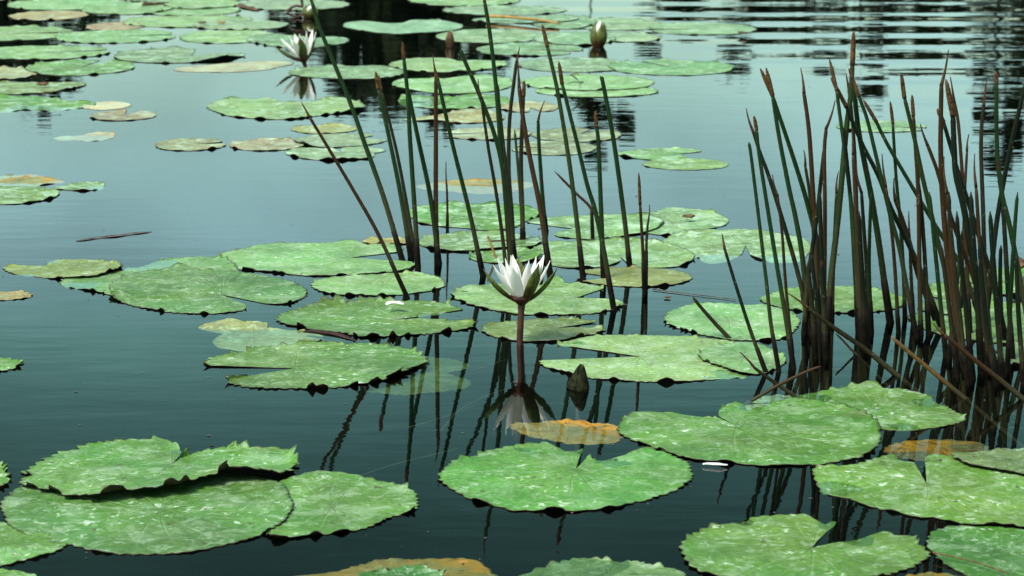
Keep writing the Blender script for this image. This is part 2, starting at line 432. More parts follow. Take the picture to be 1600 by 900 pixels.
def really_build_pad(label, apex, T, Rr, closed, col=GREEN, lv=0, teeth=1.0, curl=1.0, mat=None, dips=(), lifts=(), near=None, z0=None, rag=0.012, group='floating lily pads', name='lily_pad', wave=1.0, sub=False, Q=None):
    rnd = random.Random(Q['idx'] * 7 + 3)
    dist = math.hypot(apex.x, apex.y)
    if near is None: near = dist < 5.2
    f = interp_polar(T, Rr, closed)
    t0, t1 = T[0], (T[0] + 2 * math.pi if closed else T[-1])
    rm = sum(Rr) / len(Rr)
    span = t1 - t0
    per = 0.019 if near else 0.034                     # spacing of marginal teeth
    nt_ = max(14, int(span * rm / per))
    wd = [rnd.uniform(.65, 1.35) for _ in range(nt_)]; sw = sum(wd); cum = [0]
    for w in wd: cum.append(cum[-1] + w / sw)
    td = [rnd.uniform(.4, 1.0) * 0.0058 * teeth for _ in range(nt_)]
    up = [(rnd.uniform(.4, 1.0) * (0.0074 if near else 0.0080) if rnd.random() < .22 else rnd.uniform(0, .15) * 0.009) * min(curl, 2.4) for _ in range(nt_)]
    M = nt_ * (6 if near else 4)
    rings = [0.0, .06, .14, .24, .36, .48, .60, .70, .79, .86, .91, .945, .975, 1.0] if near else [0, .12, .3, .5, .68, .82, .91, .96, 1.0]
    sd_ = rnd.uniform(0, 100)
    base = 0.0009 if z0 is None else (z0 if z0 < .005 else 0.0009)
    lowp, highp = Q['low'], Q['high']
    RING = ((0, 0), (.022, 0), (-.022, 0), (0, .022), (0, -.022), (.04, .03), (-.04, .03), (.04, -.03), (-.04, -.03))
    dps = [(at(x, y) - apex, r, d * .55) for (x, y, r, d) in dips]
    lfs = [(at(x, y) - apex, r, d) for (x, y, r, d) in lifts]
    V, UV = [], []
    jt = 0
    na = M if closed else M + 1
    cols = []
    for i in range(na):
        q = i / M
        while jt < nt_ - 1 and q >= cum[jt + 1]: jt += 1
        u = (q - cum[jt]) / (cum[jt + 1] - cum[jt])
        tip = 1 - abs(2 * u - 1) ** 1.25
        th = t0 + span * q
        r0 = f(th)
        lobe = 1 + rag * mnoise.noise((math.cos(th) * 3.1 + sd_, math.sin(th) * 3.1, 0.3)) * 2 + max(0, rag - .018) * mnoise.noise((math.cos(th) * 9 + sd_, math.sin(th) * 9, 0.3)) * 2
        cols.append((th, r0 * lobe, tip, td[jt] * (0.5 if not near else 1.0), up[jt]))
    def zat(x, y, rho, th, tip, u_):
        sup = 0.0; press = 1.0
        if z0 is None or z0 > .005:
            X_, Y_ = apex.x + x, apex.y + y
            for p in lowp:
                if (X_ - p['ap'].x) ** 2 + (Y_ - p['ap'].y) ** 2 < (p['rmax'] + .05) ** 2:
                    hit = sum(inside(p, X_ + a, Y_ + b_) for a, b_ in RING) / len(RING)
                    if inside(p, X_, Y_): hit = max(hit, .75)
                    sup = max(sup, hit * (0.0012 + 0.0026 * min(p['top'], 3)))
            for p in highp:
                if inside(p, X_, Y_, 1.03): press = 0.0
        rimv = 0.5 + 0.9 * mnoise.noise((math.cos(th) * 1.3 + sd_, math.sin(th) * 1.3, 7.7))
        e = max(0.0, (rho - .80) / .20)
        z = base + sup + press * max(0.0, rimv - .35) * 0.0024 * curl * e * e
        k = max(0.0, (rho - .915) / .085)
        z += press * u_ * k * k * (0.35 + 0.65 * tip)
        und = mnoise.noise((x * 9 + sd_, y * 9, 1.1)) * 0.0022 + mnoise.noise((x * 24 + sd_, y * 24, 4.1)) * 0.0012
        fold = 0.0019 * math.sin(th * 13 + 3 * mnoise.noise((math.cos(th) + sd_, math.sin(th), 0))) * rho * rho
        z += (und * (1 - .7 * e) + fold * (1 - .6 * e)) * wave * (.25 + .75 * press) * (1 if sup < .001 else .4)
        if not sub and z < base * .5 + 0.0008: z = base * .5 + 0.0008
        if not press and z > base + sup + .0008: z = base + sup + .0008
        for (p, r, d) in dps:
            q_ = ((x - p.x) ** 2 + (y - p.y) ** 2) / (r * r)
            q_ *= 1 + .9 * mnoise.noise((x * 45 + sd_, y * 45, 9.3))
            z -= d * math.exp(-q_ * 2.2)
        for (p, r, d) in lfs:
            q_ = ((x - p.x) ** 2 + (y - p.y) ** 2) / (r * r)
            z += d * math.exp(-q_ * 1.6)
        return z
    V.append(Vector((0, 0, zat(0, 0, 0, 0, 0, 0)))); UV.append((0.0, 0.0))
    nr = len(rings) - 1
    for (th, r0, tip, tdp, u_) in cols:
        for rho in rings[1:]:
            cut = tdp * (1 - tip) * max(0.0, (rho - .8) / .2) ** 2
            rr = r0 * rho - cut
            x, y = math.cos(th) * rr, math.sin(th) * rr
            V.append(Vector((x, y, zat(x, y, rho, th, tip, u_)))); UV.append((th / (2 * math.pi), rho))
    nv = len(V)
    F, mi = [], []
    idx = lambda i, j: 1 + (i % na) * nr + j
    seg = M
    for i in range(seg):
        F.append((0, idx(i, 0), idx(i + 1, 0))); mi.append(0)
        for j in range(nr - 1):
            F.append((idx(i, j), idx(i, j + 1), idx(i + 1, j + 1), idx(i + 1, j))); mi.append(0)
    th_ = 0.0011
    V += [v - Vector((0, 0, th_)) for v in V]; UV += UV
    top = len(F)
    for k in range(top):
        F.append(tuple(nv + q for q in reversed(F[k]))); mi.append(1)
    for i in range(seg):
        a, b_ = idx(i, nr - 1), idx(i + 1, nr - 1)
        F.append((a, nv + a, nv + b_, b_)); mi.append(1)
    if not closed:
        for (ii, rev) in ((0, False), (na - 1, True)):
            ch = [0] + [idx(ii, j) for j in range(nr)]
            for q in range(len(ch) - 1):
                a, b_ = ch[q], ch[q + 1]
                F.append((a, nv + a, nv + b_, b_) if not rev else (a, b_, nv + b_, nv + a)); mi.append(1)
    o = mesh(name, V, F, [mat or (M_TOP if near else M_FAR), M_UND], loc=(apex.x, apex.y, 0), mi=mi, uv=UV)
    jit = rnd.uniform(.86, 1.12); jr = rnd.uniform(.85, 1.22)
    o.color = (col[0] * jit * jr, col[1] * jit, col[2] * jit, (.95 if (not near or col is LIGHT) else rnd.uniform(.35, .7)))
    tag(o, label, 'lily pad', group)
    return o

def P(label, apex, pts, notch=True, **kw):
    """pad traced round its margin on the water; pts run lobe tip to lobe tip when there is a notch"""
    a = at(*apex)
    q = [at(*p) - a for p in pts]
    T = [math.atan2(v.y, v.x) for v in q]; Rr = [math.hypot(v.x, v.y) for v in q]
    for i in range(1, len(T)):
        while T[i] - T[i - 1] > math.pi: T[i] -= 2 * math.pi
        while T[i] - T[i - 1] < -math.pi: T[i] += 2 * math.pi
    if T[-1] < T[0]: T.reverse(); Rr.reverse()
    T2, R2 = [T[0]], [Rr[0]]
    for t, r in zip(T[1:], Rr[1:]):
        if t > T2[-1] + 0.035: T2.append(t); R2.append(r)
        else: R2[-1] = max(R2[-1], r)
    if not notch:
        while T2[-1] > T2[0] + 2 * math.pi - 0.03: T2.pop(); R2.pop()
    elif T2[-1] > T2[0] + 2 * math.pi - 0.02:
        T2[-1] = T2[0] + 2 * math.pi - 0.02
    build_pad(label, a, T2, R2, not notch, **kw)

def E(label, x0, x1, y0, y1, nd=None, nw=9, rag=0.035, **kw):
    """roundish pad by its extent; nd = direction of the notch on the water (0 right, 90 away)"""
    xm, ym = (x0 + x1) / 2, (y0 + y1) / 2
    b, f_ = at(xm, y0), at(xm, y1)
    c = (b + f_) / 2; ry = (b - f_).length / 2
    yc = None
    l, r = at(x0, ym), at(x1, ym)
    rx = (r - l).length / 2 * (c.y / l.y)
    rnd = random.Random(int(x0 * 13 + y0 * 7))
    if nd is None: nd_ = None
    n = 22
    T, Rr = [], []
    if nd is None:
        a0, a1 = 0, 2 * math.pi * (n - 1) / n
    else:
        a0, a1 = R(nd + nw), R(nd + 360 - nw)
    ph = rnd.uniform(0, 9)
    sh = Vector((math.cos(R(nd)) * rx * .12, math.sin(R(nd)) * ry * .12, 0)) if nd is not None else Vector((0, 0, 0))
    for i in range(n):
        th = a0 + (a1 - a0) * i / (n - 1)
        d = Vector((math.cos(th), math.sin(th), 0))
        # distance from the shifted apex to the ellipse
        A = (d.x / rx) ** 2 + (d.y / ry) ** 2; B = 2 * (sh.x * d.x / rx ** 2 + sh.y * d.y / ry ** 2); C = (sh.x / rx) ** 2 + (sh.y / ry) ** 2 - 1
        rr = (-B + math.sqrt(max(0, B * B - 4 * A * C))) / (2 * A)
        rr *= 1 + rag * 2 * mnoise.noise((math.cos(th) * 1.6 + ph, math.sin(th) * 1.6, 2.2))
        if nd is not None:
            e = min(i, n - 1 - i)
            if e == 0: rr *= 0.93
        T.append(th); Rr.append(rr)
    build_pad(label, c + sh, T, Rr, nd is None, **kw)

# --- foreground
P('wide green pad in the lower left corner lying under the lifted pad', (250, 800),
  [(12,775),(2,790),(3,806),(20,826),(77,847),(112,854),(155,864),(205,867),(245,867),(287,866),(350,854),(400,841),(425,830),(447,815),(462,795),(454,775),(437,757),(390,742),(320,735),(240,732),(150,735),(80,745),(35,758)],
  notch=False, lv=1, col=(0.062, 0.183, 0.032), curl=.6)
P('uppermost lifted pad at lower left with dark upturned front edge and ragged back', (268, 727),
  [(283,711),(250,694),(246,689),(237,681),(230,687),(190,686),(152,694),(117,699),(90,707),(59,720),(38,742),(41,755),(70,769),(125,784),(160,791),(205,786),(232,786),(270,778),(300,771),(350,762),(397,758),(440,746),(466,730),(458,712),(430,701),(370,713),(337,720),(287,714)],
  z0=0.009, col=GREEN, teeth=2.2, rag=.05, curl=2.4, lifts=[(380,757,.075,.016),(270,780,.10,.010),(160,795,.07,.006)], dips=[(60,715,.03,.005),(280,705,.02,.006)])
P('toothed green pad right of the stacked pads at lower left', (520, 792),
  [(437,754),(470,741),(492,736),(520,737),(552,741),(572,746),(600,752),(625,757),(647,767),(655,785),(650,799),(625,807),(607,812),(590,820),(562,829),(525,835),(475,840),(430,845),(412,828),(408,795),(420,768)],
  notch=False, teeth=1.3, curl=1.1)
P('pad at the left bottom corner tucked below the widest pad', (10, 852),
  [(105,854),(77,867),(45,876),(0,886),(-50,886),(-95,865),(-90,835),(-50,818),(0,816),(30,822),(80,838)], notch=False, z0=0.001, curl=.4)
E('sliver of green pad at the very bottom left edge', -80, 60, 893, 935, z0=0.002, near=True)
P('frilled lobed pad cut by the left edge below the middle', (-40, 745),
  [(-110,745),(-70,722),(-20,721),(0,725),(10,729),(14,737),(20,745),(16,752),(12,761),(0,766),(-50,770)], notch=False, teeth=2.2)
P('round green pad front centre with a notch at its back', (899, 735),
  [(912,697),(892,705),(870,699),(854,691),(840,694),(807,699),(800,696),(770,702),(747,710),(732,715),(707,720),(694,731),(685,744),(687,752),(700,762),(722,777),(742,785),(775,792),(800,799),(842,800),(885,801),(925,798),(962,795),(992,787),(1012,784),(1037,775),(1057,767),(1075,755),(1085,741),(1077,724),(1062,717),(1037,705),(1012,706),(990,711),(975,718),(940,719),(918,715)],
  teeth=1.3, dips=[(908,702,.035,.009),(820,702,.022,.007),(955,722,.04,.006)])
P('green pad bottom right with deep open notch facing back', (1268, 857),
  [(1308,814),(1282,816),(1265,807),(1245,805),(1200,806),(1175,809),(1155,815),(1110,825),(1080,837),(1062,854),(1067,870),(1077,886),(1110,902),(1170,911),(1250,916),(1330,912),(1400,896),(1420,891),(1445,877),(1455,865),(1440,850),(1430,840),(1405,837),(1385,831),(1340,842),(1310,848)],
  teeth=1.3, dips=[(1300,820,.03,.008),(1340,844,.035,.007),(1165,815,.025,.006)])
P('deep green smooth pad in the lower right corner', (1560, 868),
  [(1447,845),(1452,835),(1472,825),(1495,822),(1550,823),(1600,828),(1660,845),(1670,875),(1620,908),(1560,914),(1507,900),(1490,891),(1467,877),(1456,866)], notch=False, col=DEEP, lv=0, teeth=1.2, curl=.5)
P('large white-flecked pad at right edge behind the lower right corner pads', (1448, 758),
  [(1428,722),(1407,716),(1395,710),(1370,716),(1340,725),(1305,729),(1277,731),(1270,744),(1275,757),(1282,767),(1295,775),(1325,780),(1350,791),(1385,799),(1412,805),(1432,811),(1462,812),(1487,818),(1500,822),(1550,825),(1600,825),(1640,812),(1660,780),(1650,750),(1600,728),(1540,716),(1500,713),(1480,712),(1462,710),(1445,715)],
  lv=1, curl=.8, dips=[(1300,763,.045,.013),(1425,716,.03,.012),(1285,760,.03,.005)], lifts=[(1500,822,.08,.001)])
P('small dull pad overlapping the white-flecked pad at the right edge', (1570, 725),
  [(1485,713),(1500,709),(1525,708),(1600,706),(1650,712),(1665,730),(1640,745),(1600,747),(1582,744),(1550,739),(1512,732),(1492,722)], notch=False, lv=3, col=(0.074, 0.163, 0.043), curl=.6)
P('biggest pad right of centre, narrow cleft on its left', (1150, 666),
  [(1125,655),(1100,653),(1070,655),(1040,647),(1017,641),(1000,642),(980,650),(965,662),(961,671),(977,683),(990,691),(1020,702),(1050,712),(1095,721),(1132,725),(1160,727),(1197,731),(1215,730),(1287,727),(1325,720),(1360,710),(1375,695),(1378,678),(1370,660),(1340,643),(1300,634),(1245,625),(1215,629),(1200,634),(1180,641),(1167,638),(1155,629),(1137,632),(1122,647),(1124,652)],
  lv=1, teeth=1.2, dips=[(1175,637,.03,.010)])
P('pad behind the biggest pad, half awash among the right reeds', (1370, 640),
  [(1240,618),(1287,611),(1345,601),(1360,596),(1375,606),(1415,610),(1445,616),(1470,628),(1490,642),(1510,653),(1500,662),(1450,671),(1400,674),(1340,668),(1290,660),(1240,640),(1225,628)],
  notch=False, lv=0, dips=[(1455,628,.04,.011),(1255,622,.06,.010),(1415,668,.03,.010)])
P('two-lobed pad right of centre with slit open to the left', (1000, 558),
  [(868,539),(892,531),(920,526),(975,524),(1010,524),(1050,525),(1087,527),(1125,531),(1150,537),(1165,550),(1170,565),(1163,588),(1127,593),(1095,596),(1050,598),(1012,598),(960,595),(917,591),(875,581),(845,571),(841,564)],
  teeth=1.0, dips=[(1150,588,.06,.010),(880,541,.02,.004),(905,536,.02,.006)], col=LIGHT)
P('small pad overlapping the right end of the two-lobed pad', (1160, 562),
  [(1092,563),(1110,546),(1150,538),(1174,535),(1192,541),(1216,552),(1231,564),(1218,574),(1187,586),(1160,585),(1125,576)], notch=False, lv=1, col=LIGHT)
P('small dull pad directly behind the lily stem', (872, 513),
  [(936,504),(907,500),(850,499),(800,503),(790,504),(762,509),(751,514),(757,522),(775,528),(800,533),(825,535),(875,534),(900,530),(925,525),(947,516),(935,512)], col=(0.089, 0.176, 0.043))
P('pad behind the open white lily with crinkled back edge', (900, 466),
  [(945,451),(920,445),(901,443),(889,445),(870,440),(845,446),(800,446),(775,444),(751,447),(727,451),(712,455),(702,461),(715,471),(737,478),(760,483),(787,488),(800,491),(850,493),(907,492),(940,489),(960,485),(977,476),(960,468)],
  teeth=1.4, lifts=[(870,440,.03,.012),(738,452,.03,.008)], col=LIGHT)
P('green pad with sawtooth back edge and white petal on it', (618, 500),
  [(728,484),(695,476),(675,472),(650,470),(615,471),(585,469),(560,470),(530,472),(500,475),(460,485),(440,490),(429,499),(440,507),(480,515),(500,521),(535,523),(560,528),(600,528),(650,525),(695,520),(732,515),(748,507),(710,502),(690,497)],
  teeth=2.3, curl=2.0, lv=1, col=(0.055, 0.170, 0.028), dips=[(680,495,.035,.011)])
P('pad with jagged right edge and slit open to the left, left of centre', (462, 576),
  [(316,573),(325,561),(350,555),(375,551),(400,544),(445,540),(505,539),(517,534),(542,539),(570,537),(620,542),(650,549),(672,562),(670,570),(650,578),(620,591),(580,600),(540,606),(500,609),(450,609),(400,608),(380,606),(350,597),(380,590)],
  teeth=1.9, curl=1.6, lv=1, col=(0.062, 0.187, 0.033), lifts=[(640,585,.06,.006)])
P('yellowing ragged leaf half sunk beside the sawtooth pad', (395, 525),
  [(307,512),(345,503),(360,501),(380,507),(415,506),(419,512),(475,516),(505,522),(480,540),(420,548),(375,548),(347,544),(332,531),(345,520)],
  notch=False, z0=-0.002, sub=True, col=YELL, mat=M_FAR, curl=.6, lifts=[(350,506,.05,.006),(395,509,.05,.006)])
P('pale sunken leaf showing through water under the jagged pad', (640, 575),
  [(560,555),(600,540),(660,545),(735,562),(700,572),(733,594),(680,602),(620,606),(570,600)], notch=False, z0=-0.012, sub=True, col=(0.046, 0.083, 0.014), mat=M_SUNK, curl=0)
P('folded green pad at left with dark curl on its right', (345, 461),
  [(400,472),(420,475),(442,476),(467,470),(481,460),(470,446),(450,438),(420,432),(370,427),(317,427),(282,422),(250,426),(212,431),(185,441),(172,448),(168,458),(180,470),(212,480),(250,487),(300,491),(350,490),(385,484),(383,477)],
  lv=2, teeth=1.2, lifts=[(172,460,.05,.010),(282,421,.06,.004)], col=(0.070, 0.180, 0.038))
P('large pale pad left of middle reeds, notch filled with water', (548, 403),
  [(626,394),(622,383),(600,380),(575,383),(550,377),(500,381),(450,380),(400,384),(375,390),(350,395),(339,402),(345,412),(375,422),(400,424),(430,427),(467,431),(512,432),(562,430),(625,424),(651,415),(640,410)], lv=1, col=LIGHT)
P('flat half-sunk pad behind the folded pad at left', (230, 432),
  [(92,441),(130,430),(175,425),(212,415),(250,406),(295,402),(337,404),(372,420),(365,440),(300,462),(220,468),(165,460),(137,455),(105,449)], notch=False, lv=1, col=(0.103, 0.217, 0.061), dips=[(220,412,.09,.012),(120,447,.05,.009)])
P('olive pad at far left edge of the left pad cluster', (120, 421),
  [(4,420),(15,416),(70,416),(78,407),(95,406),(175,410),(192,419),(175,429),(140,436),(95,437),(50,432),(15,427)], notch=False, lv=2, col=OLIVE, lifts=[(175,428,.04,.003)], dips=[(75,407,.05,.006),(40,432,.04,.005)])
P('pale pad between the big pale pad and the sawtooth pad', (600, 446),
  [(486,446),(500,437),(537,432),(600,429),(650,427),(685,434),(696,443),(690,451),(650,459),(575,463),(520,461),(492,453)], notch=False, lv=0, col=LIGHT)
E('small green pad tip at left edge, lower middle', -70, 38, 559, 583, teeth=2.0, lv=1)
E('small yellowish pad tip at left edge beside dark water', -50, 52, 456, 470, col=YELL, z0=0.0)

# --- middle distance
P('pad behind the middle reeds, farthest of their near pads', (760, 341),
  [(641,328),(650,322),(670,321),(692,318),(716,318),(737,319),(770,319),(792,321),(825,325),(845,331),(836,342),(819,348),(791,359),(755,360),(725,357),(695,355),(680,353),(657,349),(643,342)], notch=False, lv=1)
P('long bright pad right of the middle reeds with slit on the left', (895, 358),
  [(822,348),(837,342),(875,339),(940,336),(1000,337),(1030,343),(1033,355),(1012,364),(975,369),(925,375),(895,373),(868,369),(875,362)], lv=1, col=LIGHT)
P('pale pad tucked behind the long bright pad', (1060, 349),
  [(1000,345),(1025,331),(1045,326),(1087,327),(1120,334),(1137,342),(1125,355),(1100,361),(1060,369),(1010,365)], notch=False, lv=0, col=(0.140, 0.244, 0.081))
P('wide pale pad left of the right-hand reeds', (1165, 384),
  [(1160,397),(1137,407),(1110,410),(1087,402),(1040,384),(1037,375),(1062,366),(1125,360),(1170,359),(1200,361),(1220,366),(1255,373),(1269,384),(1262,398),(1240,410),(1187,406),(1172,399)], lv=0, col=(0.140, 0.251, 0.077), dips=[(1110,408,.09,.009),(1215,408,.08,.009)])
P('broad pad under the middle reeds behind the dull olive pad', (970, 402),
  [(970,408),(925,419),(875,418),(845,408),(835,390),(850,380),(900,378),(962,375),(1020,379),(1062,390),(1083,398),(1082,408),(1060,417),(1025,419),(985,417)], lv=0, col=LIGHT)
P('dull olive pad right of the white lily', (955, 434),
  [(907,426),(925,421),(1000,419),(1050,422),(1077,429),(1083,436),(1050,446),(1012,449),(962,448),(930,444),(907,440)], lv=0, col=(0.147, 0.205, 0.050))
P('oval pad among the middle reeds in front of their farthest pad', (750, 379),
  [(655,376),(665,370),(687,367),(717,364),(770,363),(807,366),(848,377),(836,386),(807,389),(770,393),(722,394),(687,392),(665,387)], notch=False, lv=1, col=LIGHT)
E('sliver of pad behind the left petals of the lily', 731, 846, 390, 412, lv=0)
P('green pad left of right-hand reeds with a fallen stalk on it', (1140, 505),
  [(1036,497),(1045,487),(1065,480),(1095,475),(1137,475),(1170,477),(1183,480),(1192,476),(1210,480),(1240,490),(1250,508),(1241,520),(1227,529),(1205,533),(1162,533),(1112,527),(1075,519),(1050,511),(1038,505)], notch=False, lv=1, teeth=1.3, col=LIGHT)
P('pad behind the left bases of the right-hand reeds', (1300, 470),
  [(1187,466),(1204,460),(1240,450),(1300,448),(1325,447),(1364,452),(1388,457),(1410,479),(1380,487),(1320,490),(1250,487),(1205,478)], notch=False, lv=0)
E('bright pad seen through the rightmost reeds, farther of two', 1490, 1680, 420, 463, lv=1, nd=200)
E('low pad between right reeds, left of the brighter one', 1448, 1560, 441, 474, lv=0)
E('pad among the right-hand reed bases, nearer of two', 1422, 1650, 468, 535, lv=2, nd=150)
E('pale rippled pad at the right edge beside the last reeds', 1552, 1730, 537, 580, lv=0, col=(0.095, 0.183, 0.061), teeth=2)
# sunk and rotting leaves
P('orange rotting leaf afloat behind the front centre pad', (890, 672),
  [(800,656),(830,655),(880,657),(930,661),(962,665),(978,673),(968,684),(930,689),(890,687),(845,681),(808,668)], notch=False, z0=-0.006, sub=True, col=ORNG, mat=M_ROT, curl=.3, rag=.06, lifts=[(900,656,.06,.009),(960,668,.04,.006)])
P('orange sunken leaf under the right-hand reed reflections', (1460, 690),
  [(1380,690),(1400,678),(1450,673),(1510,675),(1545,682),(1530,698),(1480,706),(1420,704)], notch=False, z0=-0.014, sub=True, col=(0.10, 0.075, 0.02), mat=M_ROT, curl=0)
E('greenish sunken leaf at right edge beyond the small dull pad', 1520, 1700, 690, 722, z0=-0.010, sub=True, col=PALE, mat=M_FAR, curl=0)
P('pale sunken leaf left of the half-awash pad', (1220, 625),
  [(1168,622),(1190,612),(1240,610),(1290,615),(1280,634),(1230,645),(1180,640)], notch=False, z0=-0.007, sub=True, col=PALE, mat=M_FAR, curl=0)
P('orange-yellow sunken leaf at the bottom centre edge', (620, 895),
  [(432,899),(500,890),(550,880),(580,874),(650,868),(720,870),(750,876),(772,888),(782,897),(760,918),(600,925),(470,918)], notch=False, z0=-0.006, sub=True, col=ORNG, mat=M_ROT, curl=.2, lifts=[(730,874,.05,.0045),(600,873,.05,.004)])
P('small green leaf lying on the orange leaf at bottom edge', (630, 900),
  [(558,900),(600,892),(625,886),(640,884),(670,888),(697,898),(690,912),(630,918),(570,912)], notch=False, lv=1, col=DEEP, teeth=1.5)
P('green pad with yellow-brown sunken left end, bottom centre edge', (950, 895),
  [(798,900),(825,887),(867,877),(905,871),(950,874),(990,876),(1025,884),(1062,892),(1075,900),(1040,920),(950,930),(850,922)], notch=False, lv=0, col=(0.083, 0.179, 0.048), dips=[(840,892,.13,.014)])
E('orange rotting leaf between the bottom right pads', 1388, 1535, 890, 930, z0=-0.004, sub=True, col=ORNG, mat=M_ROT, curl=.3, near=True)
P('yellow sunken leaf among the stalks above the farthest near pad', (745, 291),
  [(650,290),(685,284),(750,282),(800,282),(838,286),(820,294),(760,301),(700,297)], notch=False, z0=-0.005, sub=True, col=YELL, mat=M_ROT, curl=.3, lifts=[(750,282,.18,.008)])
E('thin yellow leaf edge behind the large pale pad', 565, 648, 374, 383, z0=0.002, col=YELL, mat=M_ROT)

# --- left water
E('small green pad at left edge, foremost of its three', -70, 92, 292, 320, lv=1, col=OLIVE)
P('narrow curved leaf right of the left edge pads', (130, 291),
  [(84,295),(112,290),(132,285),(155,286),(163,292),(142,298),(100,297)], notch=False, col=OLIVE, dips=[(160,294,.06,.008)])
P('yellow half-sunk leaf behind the left edge pads', (30, 283),
  [(-60,285),(0,275),(45,272),(75,279),(102,284),(70,289),(0,294)], notch=False, z0=-0.002, sub=True, col=YELL, mat=M_ROT, lifts=[(45,281,.08,.006)])
E('round ochre pad alone on open water, upper left', 140, 245, 173, 189, nd=80, nw=14, col=OCHRE, rag=.02)
P('tiny pale ragged leaf alone on water at upper left', (145, 214),
  [(82,215),(127,211),(140,208),(165,206),(179,212),(160,219),(140,221),(115,218)], notch=False, z0=0.0, sub=True, col=(0.320, 0.307, 0.128), dips=[(95,215,.12,.010)])
E('olive notched pad left of the ochre oval', 242, 355, 217, 236, nd=20, nw=12, col=(0.154, 0.192, 0.077), rag=.02)
E('ochre oval pad touching the grey-green pads', 358, 476, 218, 236, lv=0, col=(0.211, 0.186, 0.083), rag=.02)
P('ragged yellow pad, backmost of the four left of reeds', (520, 203),
  [(463,206),(466,198),(487,201),(504,197),(525,195),(543,197),(557,200),(555,204),(540,207),(516,209),(484,209)], notch=False, col=YELL)
P('grey-green pad with notch at right, middle of the four left of reeds', (560, 217),
  [(584,212),(547,209),(510,210),(475,215),(457,221),(459,224),(480,228),(516,231),(555,229),(592,224),(606,219)], lv=1, col=(0.122, 0.211, 0.102))
P('cleft grey-green pad, nearest of the four left of reeds', (533, 240),
  [(534,232),(570,230),(603,236),(585,240),(577,248),(549,250),(516,251),(480,249),(454,244),(445,240),(454,234),(484,231),(507,233),(526,235)], col=(0.115, 0.211, 0.090))
P('wide wavy pad below the small far lily', (460, 170),
  [(328,163),(350,156),(375,154),(400,155),(420,153),(440,160),(487,160),(512,155),(537,154),(560,160),(573,166),(550,175),(500,181),(450,187),(400,186),(350,180),(336,175)], notch=False, lv=1, col=LIGHT, lifts=[(560,174,.08,.010)])
E('yellowish pad at left edge just above the pointed one', -90, 60, 106, 126, lv=0, col=(0.166, 0.218, 0.096))
P('pointed pad at left edge above the scalloped one', (40, 137),
  [(-60,135),(0,128),(37,129),(87,130),(130,130),(127,136),(100,141),(55,146),(0,148)], notch=False, lv=1, col=OLIVE)
P('scalloped pad at left edge bordering open water', (40, 163),
  [(-80,160),(0,150),(45,151),(100,158),(152,163),(112,171),(75,174),(37,172),(0,176)], notch=False, lv=1, col=GREEN, dips=[(60,176,.2,.008)])
E('pale sunken leaf trailing right of the scalloped pad', 130, 204, 159, 172, z0=0.0003, col=(0.38, 0.38, 0.21), curl=0)
# --- upper left raft
FR = 'far raft of lily pads'
E('oval green pad, foremost of the upper left raft', 40, 212, 94, 118, nd=75, nw=7, lv=0, group=FR)
E('long pad of the upper left raft behind its foremost oval', -40, 173, 72, 93, nd=15, nw=7, lv=1, col=LIGHT, group=FR)
P('pad with rolled brown right edge in the upper left raft', (300, 88),
  [(306,77),(265,75),(225,78),(192,81),(178,87),(202,96),(220,98),(265,99),(304,98),(325,96),(367,91),(383,87),(340,84)], lv=0, col=(0.109, 0.198, 0.083), group=FR, lifts=[(345,94,.12,.012)])
P('pale yellow sunken leaf below the rolled-edge pad', (365, 104),
  [(272,110),(325,102),(370,98),(400,96),(445,96),(458,100),(437,105),(385,112),(325,113)], notch=False, z0=0.0003, col=(0.27, 0.28, 0.15), mat=M_FAR, curl=0)
E('pad cut by left edge above the long raft pad', -90, 117, 42, 64, nd=10, lv=0, col=LIGHT, group=FR)
E('large oval raft pad with dark dotted front, left of two neighbours', 87, 277, 47, 68, nd=15, nw=8, lv=1, col=LIGHT, group=FR)
E('oval raft pad, middle of the three in its row', 281, 433, 48, 68, lv=0, col=LIGHT, group=FR)
P('raft pad behind the small far lily, right of its row', (470, 66),
  [(386,61),(400,57),(430,54),(450,55),(490,60),(510,58),(525,58),(546,64),(525,70),(502,73),(480,75),(435,74),(405,69)], notch=False, lv=1, col=(0.077, 0.179, 0.064), group=FR)
E('raft pad above the middle of the three in a row', 187, 402, 25, 43, lv=0, col=LIGHT, group=FR)
E('thin pale raft pad with brown bits on it', 303, 452, 32, 47, lv=1, col=(0.128, 0.237, 0.109), group=FR)
E('yellowing pad in the upper left corner, dark water below', 15, 136, 17, 32, lv=0, col=YELL, group=FR)
E('ochre dead pad right of the yellowing corner pad', 135, 224, 35, 48, z0=0.0, col=(0.218, 0.173, 0.064), group=FR)
E('top left raft pad with dark curled front teeth', 12, 200, -2, 16, lv=0, col=LIGHT, curl=1.8, group=FR)
E('raft pad right of the top left one', 131, 274, 5, 23, lv=1, col=LIGHT, curl=1.4, group=FR)
E('narrow raft pad left of the dark curled leaf, lower of two', 225, 378, 9, 25, lv=0, col=LIGHT, group=FR)
E('narrow raft pad left of the dark curled leaf, upper of two', 258, 374, 0, 15, lv=2, col=LIGHT, group=FR)
E('pad at the top edge behind the narrow raft pads', 190, 400, -14, 5, lv=0, col=(0.090, 0.198, 0.070), group=FR)
E('pad at top edge behind the wilted flower', 374, 549, -1, 16, lv=0, col=(0.128, 0.243, 0.115), group=FR)
E('pad in the top left corner cut by the frame', -90, 40, -16, 3, lv=0, col=OCHRE, group=FR)
